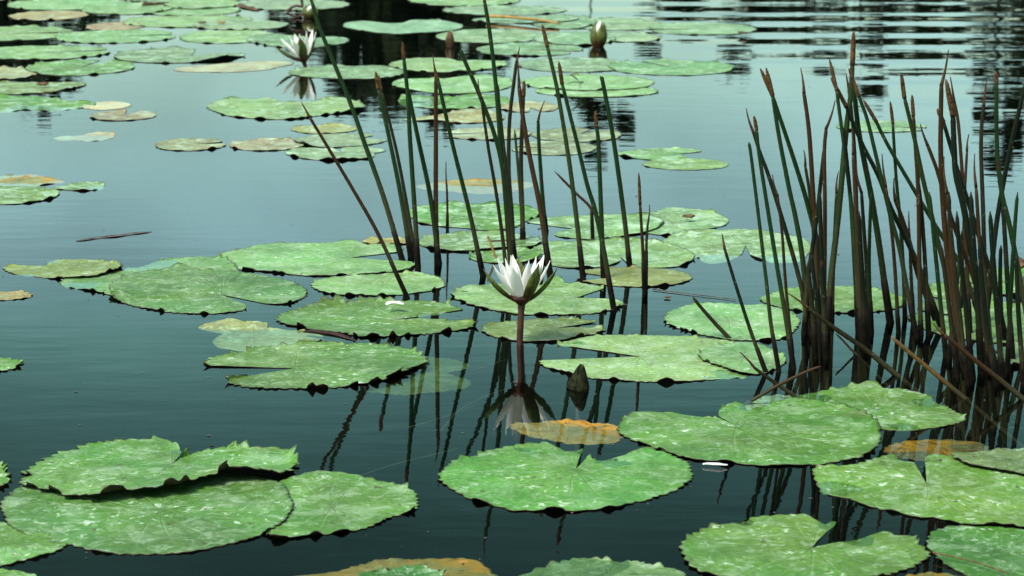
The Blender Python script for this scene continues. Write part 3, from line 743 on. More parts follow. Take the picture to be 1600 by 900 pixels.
# --- upper middle raft
P('toothed-back pad right of the small far lily stem', (540, 114),
  [(450,113),(469,107),(525,103),(547,104),(570,103),(600,103),(622,108),(630,117),(607,122),(562,124),(525,123),(495,122),(465,119)], notch=False, lv=0, col=(0.096, 0.192, 0.070), teeth=2.0, group=FR)
P('pad with wavy back edge below the small brown bud', (700, 102),
  [(607,101),(622,96),(645,92),(695,91),(717,96),(743,94),(782,96),(793,100),(770,107),(725,112),(680,113),(635,110)], notch=False, lv=1, col=LIGHT, group=FR)
P('large pad crossed by stalks below the wavy-backed pad', (705, 133),
  [(612,131),(625,125),(650,123),(700,123),(735,118),(765,118),(795,124),(804,131),(790,139),(740,146),(690,146),(640,140)], notch=False, lv=0, col=LIGHT, group=FR)
P('ragged half-sunk pad under the large stalk-crossed pad', (720, 160),
  [(623,156),(642,149),(675,152),(710,152),(737,148),(785,151),(796,156),(776,167),(710,171),(665,169)], notch=False, z0=0.001, col=GREEN, group=FR, dips=[(640,160,.15,.01)])
P('yellow-green folded leaf behind the middle reeds', (725, 183),
  [(632,188),(680,182),(713,178),(740,173),(755,173),(775,179),(784,188),(725,193),(687,189)], notch=False, z0=0.0, col=YELL, lifts=[(740,178,.15,.008)], group=FR)
E('pale olive pad behind the middle reed stalks', 694, 832, 200, 219, nd=185, nw=8, col=(0.166, 0.218, 0.109), rag=.02)
E('olive pad right of the middle reed stalks', 832, 971, 201, 222, nd=60, nw=10, col=(0.141, 0.179, 0.070), lv=1, rag=.03)
E('dull pad below the olive one among the stalks', 800, 931, 221, 243, nd=170, col=(0.141, 0.192, 0.090), rag=.03)
E('pale yellow pad between the upper middle stalks', 782, 873, 160, 176, nd=280, nw=12, col=(0.256, 0.256, 0.102), rag=.04)
E('green pad with a damselfly on it', 815, 1024, 117, 143, lv=2, col=LIGHT, group=FR)
E('pad peeping out beneath the damselfly pad', 838, 1027, 134, 152, lv=0, col=LIGHT, group=FR)
E('pad overlapped by the bright green one at upper right of raft', 808, 992, 91, 113, lv=0, col=(0.122, 0.230, 0.102), group=FR)
E('bright green pad at the right tip of the raft', 953, 1148, 94, 118, lv=2, col=(0.090, 0.243, 0.064), group=FR, nd=120, nw=5)
E('pad behind the tall brown spike at upper centre', 746, 910, 67, 88, nd=330, lv=0, col=(0.083, 0.205, 0.070), group=FR)
E('pad left of the closed white-tipped bud', 833, 962, 50, 72, lv=1, col=(0.115, 0.230, 0.096), group=FR)
E('small pad right of the closed white-tipped bud', 925, 1032, 51, 66, lv=0, col=(0.141, 0.256, 0.115), group=FR)
E('pad behind the closed white-tipped bud', 888, 1036, 29, 48, lv=0, col=(0.115, 0.237, 0.090), group=FR)
E('outermost raft pad toward the rippled open water', 1010, 1181, 36, 55, lv=0, nd=190, nw=7, col=(0.128, 0.250, 0.102), group=FR)
E('long pad at top centre with torn right end', 693, 884, 9, 24, lv=1, col=(0.128, 0.243, 0.109), group=FR)
E('pad cut by top edge above the long torn pad', 638, 812, -10, 10, lv=0, col=LIGHT, group=FR)
E('narrow pad below the fallen stalk at top centre', 737, 905, 26, 37, lv=1, col=(0.128, 0.237, 0.109), group=FR)
E('mottled pad right of the fallen stalk at top centre', 830, 932, 24, 46, lv=0, col=(0.096, 0.218, 0.077), group=FR)
P('bright wavy pad floating on black water at top centre', (640, 43),
  [(535,40),(547,35),(570,33),(607,37),(630,36),(645,32),(680,32),(710,36),(724,41),(710,47),(665,51),(620,53),(570,49),(547,45)], notch=False, lv=1, col=(0.141, 0.269, 0.141), group=FR)
E('streaked pad touching the small brown bud', 683, 847, 46, 68, lv=0, col=(0.109, 0.211, 0.077), group=FR)
E('lone pad behind the right-hand reeds on rippled water', 1304, 1450, 189, 207, lv=0, col=(0.115, 0.250, 0.096), nd=340)
P('bright notched pad on open water right of middle reeds', (1062, 241),
  [(1097,237),(1087,234),(1037,232),(990,235),(965,241),(980,246),(1012,250),(1055,252),(1075,247)], lv=1, col=(0.096, 0.243, 0.064))
E('half-sunk green leaf under the bright notched pad', 1005, 1139, 248, 266, z0=0.0004, col=(0.11, 0.26, 0.06), curl=.3)

make_pads()

# ------------------------------------------------------------------ tubes
def crom(pts, n):
    out = []
    P_ = [pts[0] * 2 - pts[1]] + list(pts) + [pts[-1] * 2 - pts[-2]]
    for i in range(1, len(P_) - 2):
        p0, p1, p2, p3 = P_[i - 1:i + 3]
        for k in range(n):
            u = k / n
            out.append(0.5 * ((2 * p1) + (p2 - p0) * u + (2 * p0 - 5 * p1 + 4 * p2 - p3) * u * u + (3 * p1 - p0 - 3 * p2 + p3) * u ** 3))
    out.append(pts[-1]); return out
def tube(pts, rad, sides=8, org=None, flat=1.0, tat=None):
    """swept tube; returns V, F, t relative to org"""
    org = org or Vector((0, 0, 0))
    V, F, A = [], [], []
    n = len(pts); prev = None
    for i, p in enumerate(pts):
        d = (pts[min(i + 1, n - 1)] - pts[max(i - 1, 0)]).normalized()
        x = Vector((1, 0, 0)) - d * d.x
        if x.length < 0.2: x = Vector((0, 1, 0)) - d * d.y
        x.normalize(); y = d.cross(x)
        for k in range(sides):
            a = 2 * math.pi * k / sides
            V.append(p - org + x * (math.cos(a) * rad[i]) + y * (math.sin(a) * rad[i] * flat))
            A.append(tat[i] if tat else i / (n - 1))
    for i in range(n - 1):
        for k in range(sides):
            F.append((i * sides + k, i * sides + (k + 1) % sides, (i + 1) * sides + (k + 1) % sides, (i + 1) * sides + k))
    F.append(tuple(range(sides - 1, -1, -1))); F.append(tuple((n - 1) * sides + k for k in range(sides)))
    return V, F, A

# ------------------------------------------------------------------ reeds
ORD = ['zeroth', 'first', 'second', 'third', 'fourth', 'fifth', 'sixth', 'seventh', 'eighth', 'ninth', 'tenth', 'eleventh', 'twelfth', 'thirteenth', 'fourteenth', 'fifteenth', 'sixteenth', 'seventeenth', 'eighteenth', 'nineteenth', 'twentieth']
TENS = {2: 'twenty', 3: 'thirty', 4: 'forty', 5: 'fifty', 6: 'sixty'}
def ordinal(k):
    if k <= 20: return ORD[k]
    if k % 10 == 0: return {30: 'thirtieth', 40: 'fortieth', 50: 'fiftieth', 60: 'sixtieth'}[k]
    return TENS[k // 10] + '-' + ORD[k % 10]
RC = {'g': (0.0042, 0.0180, 0.0032), 'l': (0.0110, 0.0220, 0.0050), 'b': (0.0230, 0.0105, 0.0032), 'd': (0.0022, 0.0055, 0.0018), 'm': (0.0095, 0.0085, 0.0030), 'o': (0.0750, 0.0420, 0.0130)}
RCN = {'g': 'dark green', 'l': 'grey-green', 'b': 'rust brown', 'd': 'blackish green', 'm': 'brownish green', 'o': 'golden'}
KN = {'s': 'brown spike', 't': 'thread-thin dry tip', 'p': 'plain tip'}
def reed(pts, w, kind, c, label, group, dy=0.0, sheath=True):
    bx, by = pts[-1]
    b = at(bx, by); Y = b.y; mpp = pxm(bx, by)
    n = len(pts)
    W3 = []
    for i, (x, y) in enumerate(pts):
        hgt = (by - y) * mpp
        W3.append(atY(x, y, Y + dy * hgt) if i < n - 1 else b.copy())
    d = (W3[-1] - W3[-2]).normalized()
    if d.z > -0.25: d.z = -0.25; d.normalize()
    W3.append(W3[-1] + d * 0.12 / max(0.3, -d.z))
    root = empty('reed', b)
    r0 = w * mpp / 2
    head = W3[:2]; body = W3[1:] if kind != 'p' else W3
    line = crom(body, 7)
    tot = len(line)
    zt = max(p.z for p in line)
    # a stem tapers slowly from the water to its head
    rad = [r0 * (0.70 + 0.30 * min(1, i / (tot - 1) * 1.3)) for i in range(tot)]
    if kind == 'p': rad[0] *= .25; rad[1] *= .6
    else: rad[0] *= .8
    V, F, A = tube(line, rad, 9, b, tat=[max(0, p.z) / max(zt, .05) for p in line])
    o = mesh('stem', V, F, M_STEM, root, att=A); o.color = RC[c] + (1,)
    hd = head[0] - head[1]
    if kind == 's':
        k = 14; pp = [head[1] - hd * .04 + hd * (1.04 * i / k) for i in range(k + 1)]
        rr = [r0 * (.78 + .16 * math.sin(i * 2.7) * .5) * (1 - (i / k) ** 5 * .75) for i in range(k + 1)]
        V, F, A = tube(pp, rr, 9, b); mesh('flower_spike', V, F, M_SPIKE, root)
    elif kind == 't':
        k = 8; side = Vector((random.uniform(-1, 1), random.uniform(-1, 1), 0)) * hd.length * .05
        pp = [head[1] - hd * .05 + hd * (1.05 * i / k) + side * math.sin(i / k * math.pi) for i in range(k + 1)]
        rr = [r0 * .48 * (1 - i / k) ** 1.2 + 0.0009 for i in range(k + 1)]
        V, F, A = tube(pp, rr, 7, b); mesh('dry_tip', V, F, M_DRY, root)
    if sheath:
        dd = (W3[-2] - W3[-3]).normalized(); ln = random.uniform(.02, .085)
        pp = [b + d * .02, b + dd * -0.002, b - dd * ln * .6, b - dd * ln]
        # follow the stem line so the sheath hugs it
        cl_ = lambda q: min(line, key=lambda z: (z - q).length)
        V, F, A = tube(pp, [r0 * 1.22, r0 * 1.2, r0 * 1.14, r0 * 1.03], 9, b)
        mesh('basal_sheath', V, F, M_SHEATH, root)
    tag(root, label, 'reed', group)
    return root

MID = [  # tip ... base, width, head, colour
 ([(481,-22),(487,2),(500,45),(545,155),(570,225),(600,310),(629,408)], 9, 't', 'g'),
 ([(471,160),(483,182),(511,228),(555,302),(592,368),(637,466)], 7, 't', 'b'),
 ([(587,112),(591,138),(610,225),(627,310),(642,402)], 9, 's', 'g'),
 ([(592,118),(596,142),(617,225),(632,300),(647,390)], 7, 's', 'm'),
 ([(629,66),(631,92),(637,150),(641,225),(648,330),(653,418)], 9, 's', 'g'),
 ([(638,140),(641,158),(655,225),(671,300),(681,370),(686,412)], 9, 'p', 'g'),
 ([(676,86),(681,122),(681,160),(681,225),(681,330),(683,412)], 9, 't', 'b'),
 ([(680,106),(684,124),(707,225),(732,325),(744,380),(755,432)], 9, 't', 'g'),
 ([(721,77),(724,90),(750,150),(777,225),(791,300),(800,370),(804,405)], 9, 'p', 'g'),
 ([(747,123),(752,153),(762,225),(775,300),(785,370),(792,432)], 7, 't', 'm'),
 ([(754,-28),(757,2),(765,50),(775,135),(782,225),(790,310),(799,432)], 9, 't', 'g'),
 ([(777,130),(779,150),(786,220),(795,300),(802,384)], 7, 's', 'm'),
 ([(812,73),(807,97),(803,128),(796,190),(795,265),(799,330),(801,377)], 8, 't', 'm'),
 ([(809,90),(811,135),(818,190),(830,257),(845,330),(861,441)], 10, 't', 'b'),
 ([(819,126),(818,150),(815,212),(814,265),(816,330),(817,376)], 9, 's', 'm'),
 ([(804,202),(807,235),(811,280),(817,350)], 6, 'p', 'l'),
 ([(851,157),(841,190),(842,225),(848,310),(853,362)], 8, 't', 'g'),
 ([(847,38),(855,72),(870,137),(885,225),(894,287),(904,370),(911,437)], 9, 's', 'l'),
 ([(873,96),(878,130),(902,225),(917,287),(930,330),(944,395),(959,484)], 9, 's', 'g'),
 ([(930,173),(932,198),(935,225),(939,325),(943,435)], 9, 's', 'g'),
 ([(939,120),(942,130),(958,215),(975,337),(984,418)], 9, 'p', 'g'),
 ([(866,267),(900,302),(922,324),(925,345),(926,374)], 6, 'p', 'b'),
 ([(998,270),(1000,318),(1004,385),(1007,458)], 7, 's', 'b'),
 ([(1015,320),(1012,350),(1010,385),(1009,455)], 6, 't', 'm'),
 ([(697,252),(698,290),(699,325),(699,364)], 5, 't', 'm'),
]
RIGHT = [
 ([(1188,107),(1206,147),(1228,212),(1247,270),(1262,320),(1280,395),(1292,500)], 9, 's', 'g'),
 ([(1197,106),(1207,148),(1217,212),(1232,290),(1244,345),(1254,405),(1266,520)], 9, 's', 'g'),
 ([(1178,181),(1182,202),(1186,240),(1200,330),(1213,410),(1225,480),(1240,576)], 8, 's', 'g'),
 ([(1166,169),(1177,206),(1188,240),(1201,275),(1224,348),(1250,440),(1267,522)], 8, 't', 'd'),
 ([(1170,222),(1173,240),(1182,312),(1197,437),(1205,510),(1217,580)], 7, 'p', 'g'),
 ([(1207,273),(1215,305),(1222,365),(1228,450),(1238,552)], 6, 't', 'b'),
 ([(1251,106),(1256,145),(1262,187),(1266,230),(1272,332),(1276,420),(1279,505)], 9, 't', 'b'),
 ([(1305,156),(1291,200),(1288,240),(1289,330),(1288,440),(1286,556)], 8, 't', 'b'),
 ([(1256,235),(1258,258),(1266,310),(1272,380),(1274,470)], 7, 't', 'm'),
 ([(1289,228),(1286,250),(1276,340),(1262,440),(1256,522)], 8, 'p', 'd'),
 ([(1296,92),(1307,140),(1317,215),(1323,260),(1331,330),(1340,445),(1346,532)], 8, 's', 'g'),
 ([(1298,121),(1322,166),(1347,225),(1372,274),(1392,325),(1415,372),(1440,427),(1471,512)], 9, 's', 'd'),
 ([(1334,48),(1332,100),(1329,150),(1322,205),(1311,325),(1298,440),(1291,522)], 11, 's', 'l'),
 ([(1322,114),(1326,136),(1331,180),(1336,250),(1340,380),(1344,500)], 7, 't', 'm'),
 ([(1326,107),(1342,150),(1355,187),(1368,240),(1390,332),(1405,387),(1418,455),(1432,526)], 8, 's', 'g'),
 ([(1349,156),(1369,190),(1388,228),(1430,300),(1460,350),(1482,385),(1505,422),(1533,502)], 8, 's', 'g'),
 ([(1391,158),(1395,192),(1400,275),(1407,350),(1412,432),(1414,498)], 7, 's', 'g'),
 ([(1408,113),(1413,152),(1430,222),(1441,275),(1460,355),(1478,428),(1502,542)], 9, 's', 'l'),
 ([(1425,148),(1427,180),(1431,240),(1435,310),(1437,445),(1439,524)], 8, 's', 'b'),
 ([(1438,194),(1449,226),(1464,266),(1478,315),(1496,368),(1525,448),(1548,562)], 8, 't', 'b'),
 ([(1482,78),(1471,132),(1470,190),(1470,240),(1473,310),(1481,402),(1500,562)], 10, 't', 'b'),
 ([(1478,124),(1489,180),(1491,235),(1494,275),(1506,325),(1519,400),(1532,450),(1552,572)], 12, 's', 'd'),
 ([(1485,120),(1491,158),(1497,190),(1502,250),(1507,325),(1511,420),(1516,522)], 7, 't', 'b'),
 ([(1464,170),(1474,190),(1495,262),(1511,310),(1532,377),(1551,440),(1572,532)], 9, 's', 'd'),
 ([(1542,125),(1537,165),(1534,195),(1533,240),(1536,325),(1540,445),(1546,532)], 8, 't', 'm'),
 ([(1556,112),(1557,130),(1557,190),(1559,250),(1566,305),(1578,355),(1596,447),(1610,525)], 9, 's', 'g'),
 ([(1604,128),(1600,142),(1583,212),(1568,285),(1557,350),(1549,420),(1540,502)], 9, 'p', 'd'),
 ([(1514,209),(1511,235),(1508,290),(1505,380),(1501,482)], 6, 't', 'b'),
 ([(1564,383),(1563,410),(1563,450),(1566,532)], 8, 'p', 'd'),
 ([(1566,322),(1569,350),(1573,420),(1582,562)], 9, 'p', 'd'),
 ([(1441,258),(1435,285),(1440,330),(1446,420),(1451,522)], 8, 't', 'm'),
 ([(1397,278),(1399,313),(1409,340),(1421,378),(1436,434),(1463,502)], 9, 't', 'b'),
 ([(1319,198),(1321,230),(1330,325),(1337,445),(1341,522)], 8, 'p', 'd'),
 ([(1331,204),(1333,240),(1337,325),(1343,445),(1348,534)], 8, 't', 'b'),
 ([(1338,255),(1346,300),(1351,375),(1356,445),(1359,504)], 8, 't', 'm'),
 ([(1334,138),(1341,200),(1350,250),(1361,305),(1373,378),(1383,450),(1391,504)], 11, 'p', 'g'),
 ([(1128,365),(1132,388),(1150,447),(1172,515),(1197,583)], 7, 't', 'd'),
 ([(1349,420),(1351,440),(1353,480),(1355,540)], 9, 'p', 'd'),
 ([(1268,398),(1270,420),(1276,470),(1284,542)], 8, 'p', 'd'),
 ([(1495,330),(1498,380),(1506,450),(1520,592)], 9, 'p', 'd'),
 ([(1530,380),(1533,420),(1541,500),(1556,600)], 9, 'p', 'd'),
 ([(1588,400),(1589,430),(1592,500),(1600,600)], 9, 'p', 'd'),
 ([(1470,380),(1475,420),(1484,490),(1496,590)], 8, 'p', 'm'),
 ([(1342,330),(1344,380),(1348,450),(1351,545)], 10, 'p', 'd'),
 ([(1281,300),(1282,350),(1285,430),(1290,560)], 9, 'p', 'd'),
 ([(1262,410),(1265,440),(1270,490),(1274,560)], 9, 'p', 'm'),
 ([(1517,300),(1519,350),(1526,450),(1534,585)], 11, 'p', 'd'),
 ([(1547,330),(1550,380),(1556,460),(1566,590)], 10, 'p', 'd'),
 ([(1483,300),(1484,350),(1490,450),(1506,575)], 9, 'p', 'b'),
 ([(1310,268),(1307,300),(1303,390),(1300,500)], 7, 't', 'm'),
 ([(1362,300),(1360,330),(1358,420),(1362,520)], 7, 'p', 'g'),
 ([(1378,240),(1384,290),(1396,390),(1404,520)], 7, 't', 'b'),
 ([(1452,300),(1456,340),(1466,440),(1478,556)], 8, 'p', 'g'),
 ([(1475,245),(1480,300),(1492,420),(1512,600)], 8, 't', 'm'),
 ([(1523,240),(1525,290),(1532,400),(1545,575)], 8, 't', 'b'),
 ([(1590,300),(1586,350),(1580,450),(1574,580)], 8, 'p', 'g'),
 ([(1503,360),(1500,400),(1492,470),(1483,560)], 8, 'p', 'l'),
 ([(1420,330),(1421,370),(1424,440),(1427,508)], 7, 't', 'm'),
]
FALL = [
 ([(1231,458),(1262,481),(1300,510),(1352,546),(1402,587)], 9, 't', 'm', 'long fallen stalk slanting across the right clump bases, left of two'),
 ([(1392,526),(1420,550),(1462,585),(1506,622)], 8, 'p', 'o', 'dull golden dry stalk slanting in front of the right clump'),
 ([(1458,505),(1474,522),(1516,557),(1560,592),(1600,625)], 9, 't', 'b', 'fallen brown stalk slanting down to the right edge'),
 ([(1082,464),(1095,480),(1118,506),(1140,529)], 7, 'p', 'm', 'short stalk leaning on the pad left of the right clump'),
 ([(1156,550),(1179,575),(1205,594),(1240,618)], 7, 't', 'm', 'short brown stalk slanting left of the half-awash pad'),
 ([(1284,572),(1262,580),(1220,600),(1176,625)], 6, 'p', 'b', 'brown stick lying the other way left of the half-awash pad'),
 ([(1306,521),(1318,533),(1328,544),(1338,554)], 4, 'p', 'b', 'thin twig between the left bases of the right clump'),
]
def plant(lst, where, group):
    order = sorted(range(len(lst)), key=lambda i: lst[i][0][0][0])
    rank = {i: k + 1 for k, i in enumerate(order)}
    for i, (pts, w, kd, c) in enumerate(lst):
        random.seed(900 + i * 3 + len(lst))
        dx = pts[0][0] - pts[-1][0]; hh = pts[-1][1] - pts[0][1]
        lean = 'upright' if abs(dx) < .09 * hh else ('left-leaning' if dx < 0 else 'right-leaning')
        short = 'short ' if hh < 190 else ''
        lab = f'{short}{lean} {RCN[c]} reed with {KN[kd]}, {ordinal(rank[i])} tip from left in {where}'
        reed(pts, w * (.95 if lst is RIGHT else .92), kd, c, lab, group, dy=random.uniform(-.12, .12))
plant(MID, 'middle clump', 'reeds of the middle clump')
plant(RIGHT, 'right clump', 'reeds of the right-hand clump')
for i, (pts, w, kd, c, lab) in enumerate(FALL):
    random.seed(70 + i)
    r_ = reed(pts, w, kd, c, lab, 'fallen and slanting stalks', sheath=False); r_.name = 'fallen_reed'

# ------------------------------------------------------------------ lilies
def petal_mesh(name, parent, base, az, tilt, Ln, Wd, mat, cup=0.35, bend=0.25, tipw=0.0, r0=0.006, axis=None):
    """one petal: blade that leaves the receptacle ring at azimuth az, leaning out by tilt"""
    nl, nw = 12, 6
    V, F = [], []
    ca, sa = math.cos(az), math.sin(az)
    out = Vector((ca, sa, 0)); tan = Vector((-sa, ca, 0)); up = Vector((0, 0, 1))
    pos = Vector((0, 0, 0)); pts = []
    p = out * r0
    for i in range(nl + 1):
        u = i / nl
        a = tilt + bend * (0.9 - 1.8 * u) * 1.0
        d = out * math.sin(a) + up * math.cos(a)
        pts.append((p.copy(), d))
        p = p + d * (Ln / nl)
    for side in (0, 1):
        for i, (c, d) in enumerate(pts):
            u = i / nl
            w = Wd * (math.sin(math.pi * min(1, (u * .82 + .12))) ** .8) * (1 if u < .7 else max(0.0, 1 - ((u - .7) / .3) ** 1.7)) + 0.0003
            nrm = (out * math.cos(0) - d * d.dot(out)).normalized()
            for j in range(nw + 1):
                s = j / nw * 2 - 1
                q = c + tan * (s * w / 2) - nrm * (cup * w * .5 * s * s) * -1 * -1
                q = c + tan * (s * w / 2) - nrm * (cup * w * .5 * (s * s - .3))
                if side: q = q + nrm * 0.0009
                V.append(q)
    n1 = (nl + 1) * (nw + 1)
    for i in range(nl):
        for j in range(nw):
            a = i * (nw + 1) + j
            F.append((a, a + 1, a + nw + 2, a + nw + 1)); F.append((n1 + a, n1 + a + nw + 1, n1 + a + nw + 2, n1 + a + 1))
    for i in range(nl):
        for j in (0, nw):
            a = i * (nw + 1) + j; b_ = a + nw + 1
            F.append((a, b_, n1 + b_, n1 + a) if j == 0 else (a, n1 + a, n1 + b_, b_))
    o = mesh(name, V, F, mat, parent)
    o.location = base
    if axis is not None: o.rotation_euler = axis
    return o
def lathe(prof, sides=14):
    V, F = [], []
    for (r, z) in prof:
        for k in range(sides):
            a = 2 * math.pi * k / sides; V.append((r * math.cos(a), r * math.sin(a), z))
    for i in range(len(prof) - 1):
        for k in range(sides):
            F.append((i * sides + k, i * sides + (k + 1) % sides, (i + 1) * sides + (k + 1) % sides, (i + 1) * sides + k))
    F.append(tuple(range(sides - 1, -1, -1))); F.append(tuple((len(prof) - 1) * sides + k for k in range(sides)))
    return V, F
def lily(label, base_px, top_px, Ln, stem_w, tiltdir=(0, 0), sepaz=((188, 42), (-50, 24), (-10, 38), (95, 34)), seed=1, open_=1.0):
    rnd = random.Random(seed)
    b = at(*base_px); t = atY(top_px[0], top_px[1], b.y)
    root = empty('water_lily', b); mpp = pxm(*base_px); r = stem_w * mpp / 2
    pts = crom([b + Vector((-.004, 0.01, -.2)), b + Vector((0, 0, -.05)), b, (b + t) / 2, t], 5)
    V, F, A = tube(pts, [r * (1 if p.z < t.z - .01 else 1.15) for p in pts], 12, b); mesh('stalk', V, F, M_FSTEM, root)
    ax = (tiltdir[0], tiltdir[1], 0)
    tp = t - b
    s = Ln / 0.09
    V, F = lathe([(r * 1.0, -.004), (.011 * s, .001 * s), (.018 * s, .007 * s), (.022 * s, .014 * s), (.016 * s, .020 * s)])
    o = mesh('receptacle', V, F, M_FSTEM, root); o.location = tp; o.rotation_euler = ax
    up = tp + Vector((0, 0, .004 * s))
    for a, st_ in sepaz:
        petal_mesh('sepal', root, up, R(a), R(st_ * open_), Ln * 1.0, Ln * .33, M_SEPAL, cup=.5, bend=.36, r0=.011 * s, axis=ax)
    for ring, (n, ti, ln, wd, r0) in enumerate(((7, 33, 1.0, .245, .008), (4, 18, .95, .22, .006))):
        for k in range(n):
            az = 360 * k / n + ring * 24 + rnd.uniform(-9, 9)
            petal_mesh('petal', root, up + Vector((0, 0, .003 * s)), R(az), R((ti + rnd.uniform(-4, 4)) * open_), Ln * ln * rnd.uniform(.95, 1.04), Ln * wd * rnd.uniform(.85, 1.1), M_PETAL, cup=.42, bend=.20, r0=r0 * s, axis=ax)
    V, F = lathe([(.006 * s, .012 * s), (.013 * s, .022 * s), (.010 * s, .029 * s), (.004 * s, .032 * s)])
    o = mesh('stamens', V, F, M_STAMEN, root); o.location = tp; o.rotation_euler = ax
    tag(root, label, 'water lily', 'open white water lilies')
lily('large open white water lily on a red stalk in the centre', (812, 538), (815, 474), 0.086, 10, seed=4)
lily('small far white water lily leaning left, upper left', (477, 104), (475, 96), 0.106, 6, tiltdir=(R(4), R(-13)), sepaz=((182, 44), (-80, 26), (5, 26), (100, 30)), seed=9)

def bud(name, label, base_px, Ln, Wd, tilt=(0, 0), white=True, sepmat=None, opn=0.0, z=-0.004, cat='flower bud', cone=False):
    b = at(*base_px); root = empty(name, b); ax = (tilt[0], tilt[1], 0)
    pr = [(Wd * .18, -.01), (Wd * .30, Ln * .08), (Wd * .42, Ln * .25), (Wd * .44, Ln * .45), (Wd * .34, Ln * .68), (Wd * .17, Ln * .88), (Wd * .03, Ln * .985)]
    if cone: pr = [(Wd * .40, -.02), (Wd * .48, 0.0), (Wd * .45, Ln * .12), (Wd * .36, Ln * .35), (Wd * .24, Ln * .60), (Wd * .12, Ln * .84), (Wd * .03, Ln * .99)]
    V, F = lathe(pr, 16)
    o = mesh('petals', V, F, M_PETAL if white else (sepmat or M_SEPAL), root); o.location = (0, 0, z); o.rotation_euler = ax
    for k in range(4):
        az = k * math.pi / 2 - 1.15
        n = 12; V = []; F = []
        for i in range(n + 1):
            u = i / n; L_ = u * Ln * (1.0 if not white else .97)
            rr = 0
            for q in range(len(pr) - 1):
                if pr[q][1] <= L_ <= pr[q + 1][1]:
                    rr = pr[q][0] + (pr[q + 1][0] - pr[q][0]) * (L_ - pr[q][1]) / (pr[q + 1][1] - pr[q][1])
            rr = rr * 1.06 + .0015 + opn * u * u * Wd
            half = (math.pi / 4 + .10) * (1 if u < .45 else max(.05, 1 - ((u - .45) / .55) ** 1.5))
            for lay in (0, .0015):
                for j in range(5):
                    a = az + half * (j / 2 - 1)
                    V.append(((rr + lay) * math.cos(a), (rr + lay) * math.sin(a), L_))
        for i in range(n):
            for j in range(4):
                a = i * 10 + j
                F.append((a, a + 10, a + 11, a + 1)); F.append((a + 5, a + 6, a + 16, a + 15))
            for a, rev in ((i * 10, 0), (i * 10 + 4, 1)):
                F.append((a, a + 5, a + 15, a + 10) if not rev else (a, a + 10, a + 15, a + 5))
        o = mesh('sepal', V, F, sepmat or M_SEPAL, root); o.location = (0, 0, z); o.rotation_euler = ax
    pts = [Vector((0, 0, -.25)), Vector((0, 0, -.1)), Vector((0, 0, z - .006 + .004))]
    V, F, A = tube(pts, [.004, .0045, .005], 8); mesh('stalk', V, F, M_FSTEM, root)
    tag(root, label, cat)
    return root
bud('flower_bud', 'closed green bud with white tip standing among the far pads', (934, 73), 0.102, 0.062, tilt=(0, R(4)), opn=.12)
bud('flower_bud', 'small dark brown bud above water at upper centre', (703, 72), 0.062, 0.030, white=False, sepmat=M_DEAD)
bud('flower_bud', 'dark pointed bud rising from water in front of the two-lobed pad', (903, 606), 0.042, 0.033, tilt=(0, R(8)), z=-0.001, cone=True, white=False, sepmat=M_SEPALD)
# wilted flower at the top edge with looped stalk
wf = bud('wilted_flower', 'wilted pale flower beside a looped brown stalk at top edge', (482, 29), 0.062, 0.060, tilt=(0, R(12)), opn=.25, cat='wilted flower')
def stick(name, label, P3, r, mat, cat, sides=8, group=None):
    b = P3[0]; pts = crom(P3, 6)
    V, F, A = tube(pts, [r * (1 - .35 * i / len(pts)) for i in range(len(pts))], sides, b)
    o = mesh(name, V, F, mat, loc=b); tag(o, label, cat, group); return o
Yw = at(470, 28).y
stick('looped_stalk', 'looped brown flower stalk standing at the top edge', [atY(x, y, Yw) for x, y in ((471,-25),(471,-4),(472,10),(464,9),(455,12),(450,19),(455,24),(466,26),(474,22),(476,30),(477,42))], .0062, M_FSTEM, 'stalk')

# ------------------------------------------------------------------ small things
def flat_leaf(name, label, px, Wm, mat, cat, z=.006, fold=.3, group=None):
    """narrow leaf or petal lying along a line of photo points on the water"""
    P3 = crom([at(x, y, z) for x, y in px], 6); n = len(P3); V, F = [], []
    c0 = P3[0].copy(); c0.z = 0
    for lay in (0, -.001):
        for i, p in enumerate(P3):
            d = (P3[min(i + 1, n - 1)] - P3[max(i - 1, 0)]).normalized(); s = Vector((-d.y, d.x, 0))
            w = Wm * (math.sin(math.pi * (.06 + .9 * i / (n - 1))) ** .7)
            for j in range(5):
                u = j / 2 - 1
                V.append(p - c0 + s * (u * w / 2) + Vector((0, 0, fold * w * .5 * abs(u) + lay + Wm * .03 * math.sin(i * .7))))
    m = n * 5
    for i in range(n - 1):
        for j in range(4):
            a = i * 5 + j; F.append((a, a + 5, a + 6, a + 1)); F.append((m + a, m + a + 1, m + a + 6, m + a + 5))
        for j in (0, 4):
            a = i * 5 + j; F.append((a, m + a, m + a + 5, a + 5) if j == 0 else (a, a + 5, m + a + 5, m + a))
    o = mesh(name, V, F, mat, loc=c0); tag(o, label, cat, group); return o
flat_leaf('fallen_petal', 'white fallen petal on the sawtooth-edged pad', [(604,476),(612,473),(622,474),(631,475)], .016, M_PETAL, 'petal', z=.018)
flat_leaf('fallen_petal', 'white petal on water under the biggest pad front edge', [(1098,725),(1112,725),(1124,726),(1137,726)], .010, M_PETAL, 'petal', z=.004)
flat_leaf('dead_leaf', 'thin grey dead leaf floating alone at left', [(120,377),(150,372),(180,369),(210,365),(238,362)], .022, M_GREYL, 'dead leaf', z=.0006, fold=.1)
flat_leaf('dead_leaf', 'brown rolled dead leaf between sawtooth pad and yellow leaf', [(474,519),(500,522),(530,528),(556,533)], .016, M_UND, 'dead leaf', z=.007, fold=.9)
flat_leaf('dead_leaf', 'dark curled dead leaf on the upper left raft', [(371,8),(378,14),(390,17),(405,18)], .05, M_DEAD, 'dead leaf', z=.02, fold=.6)
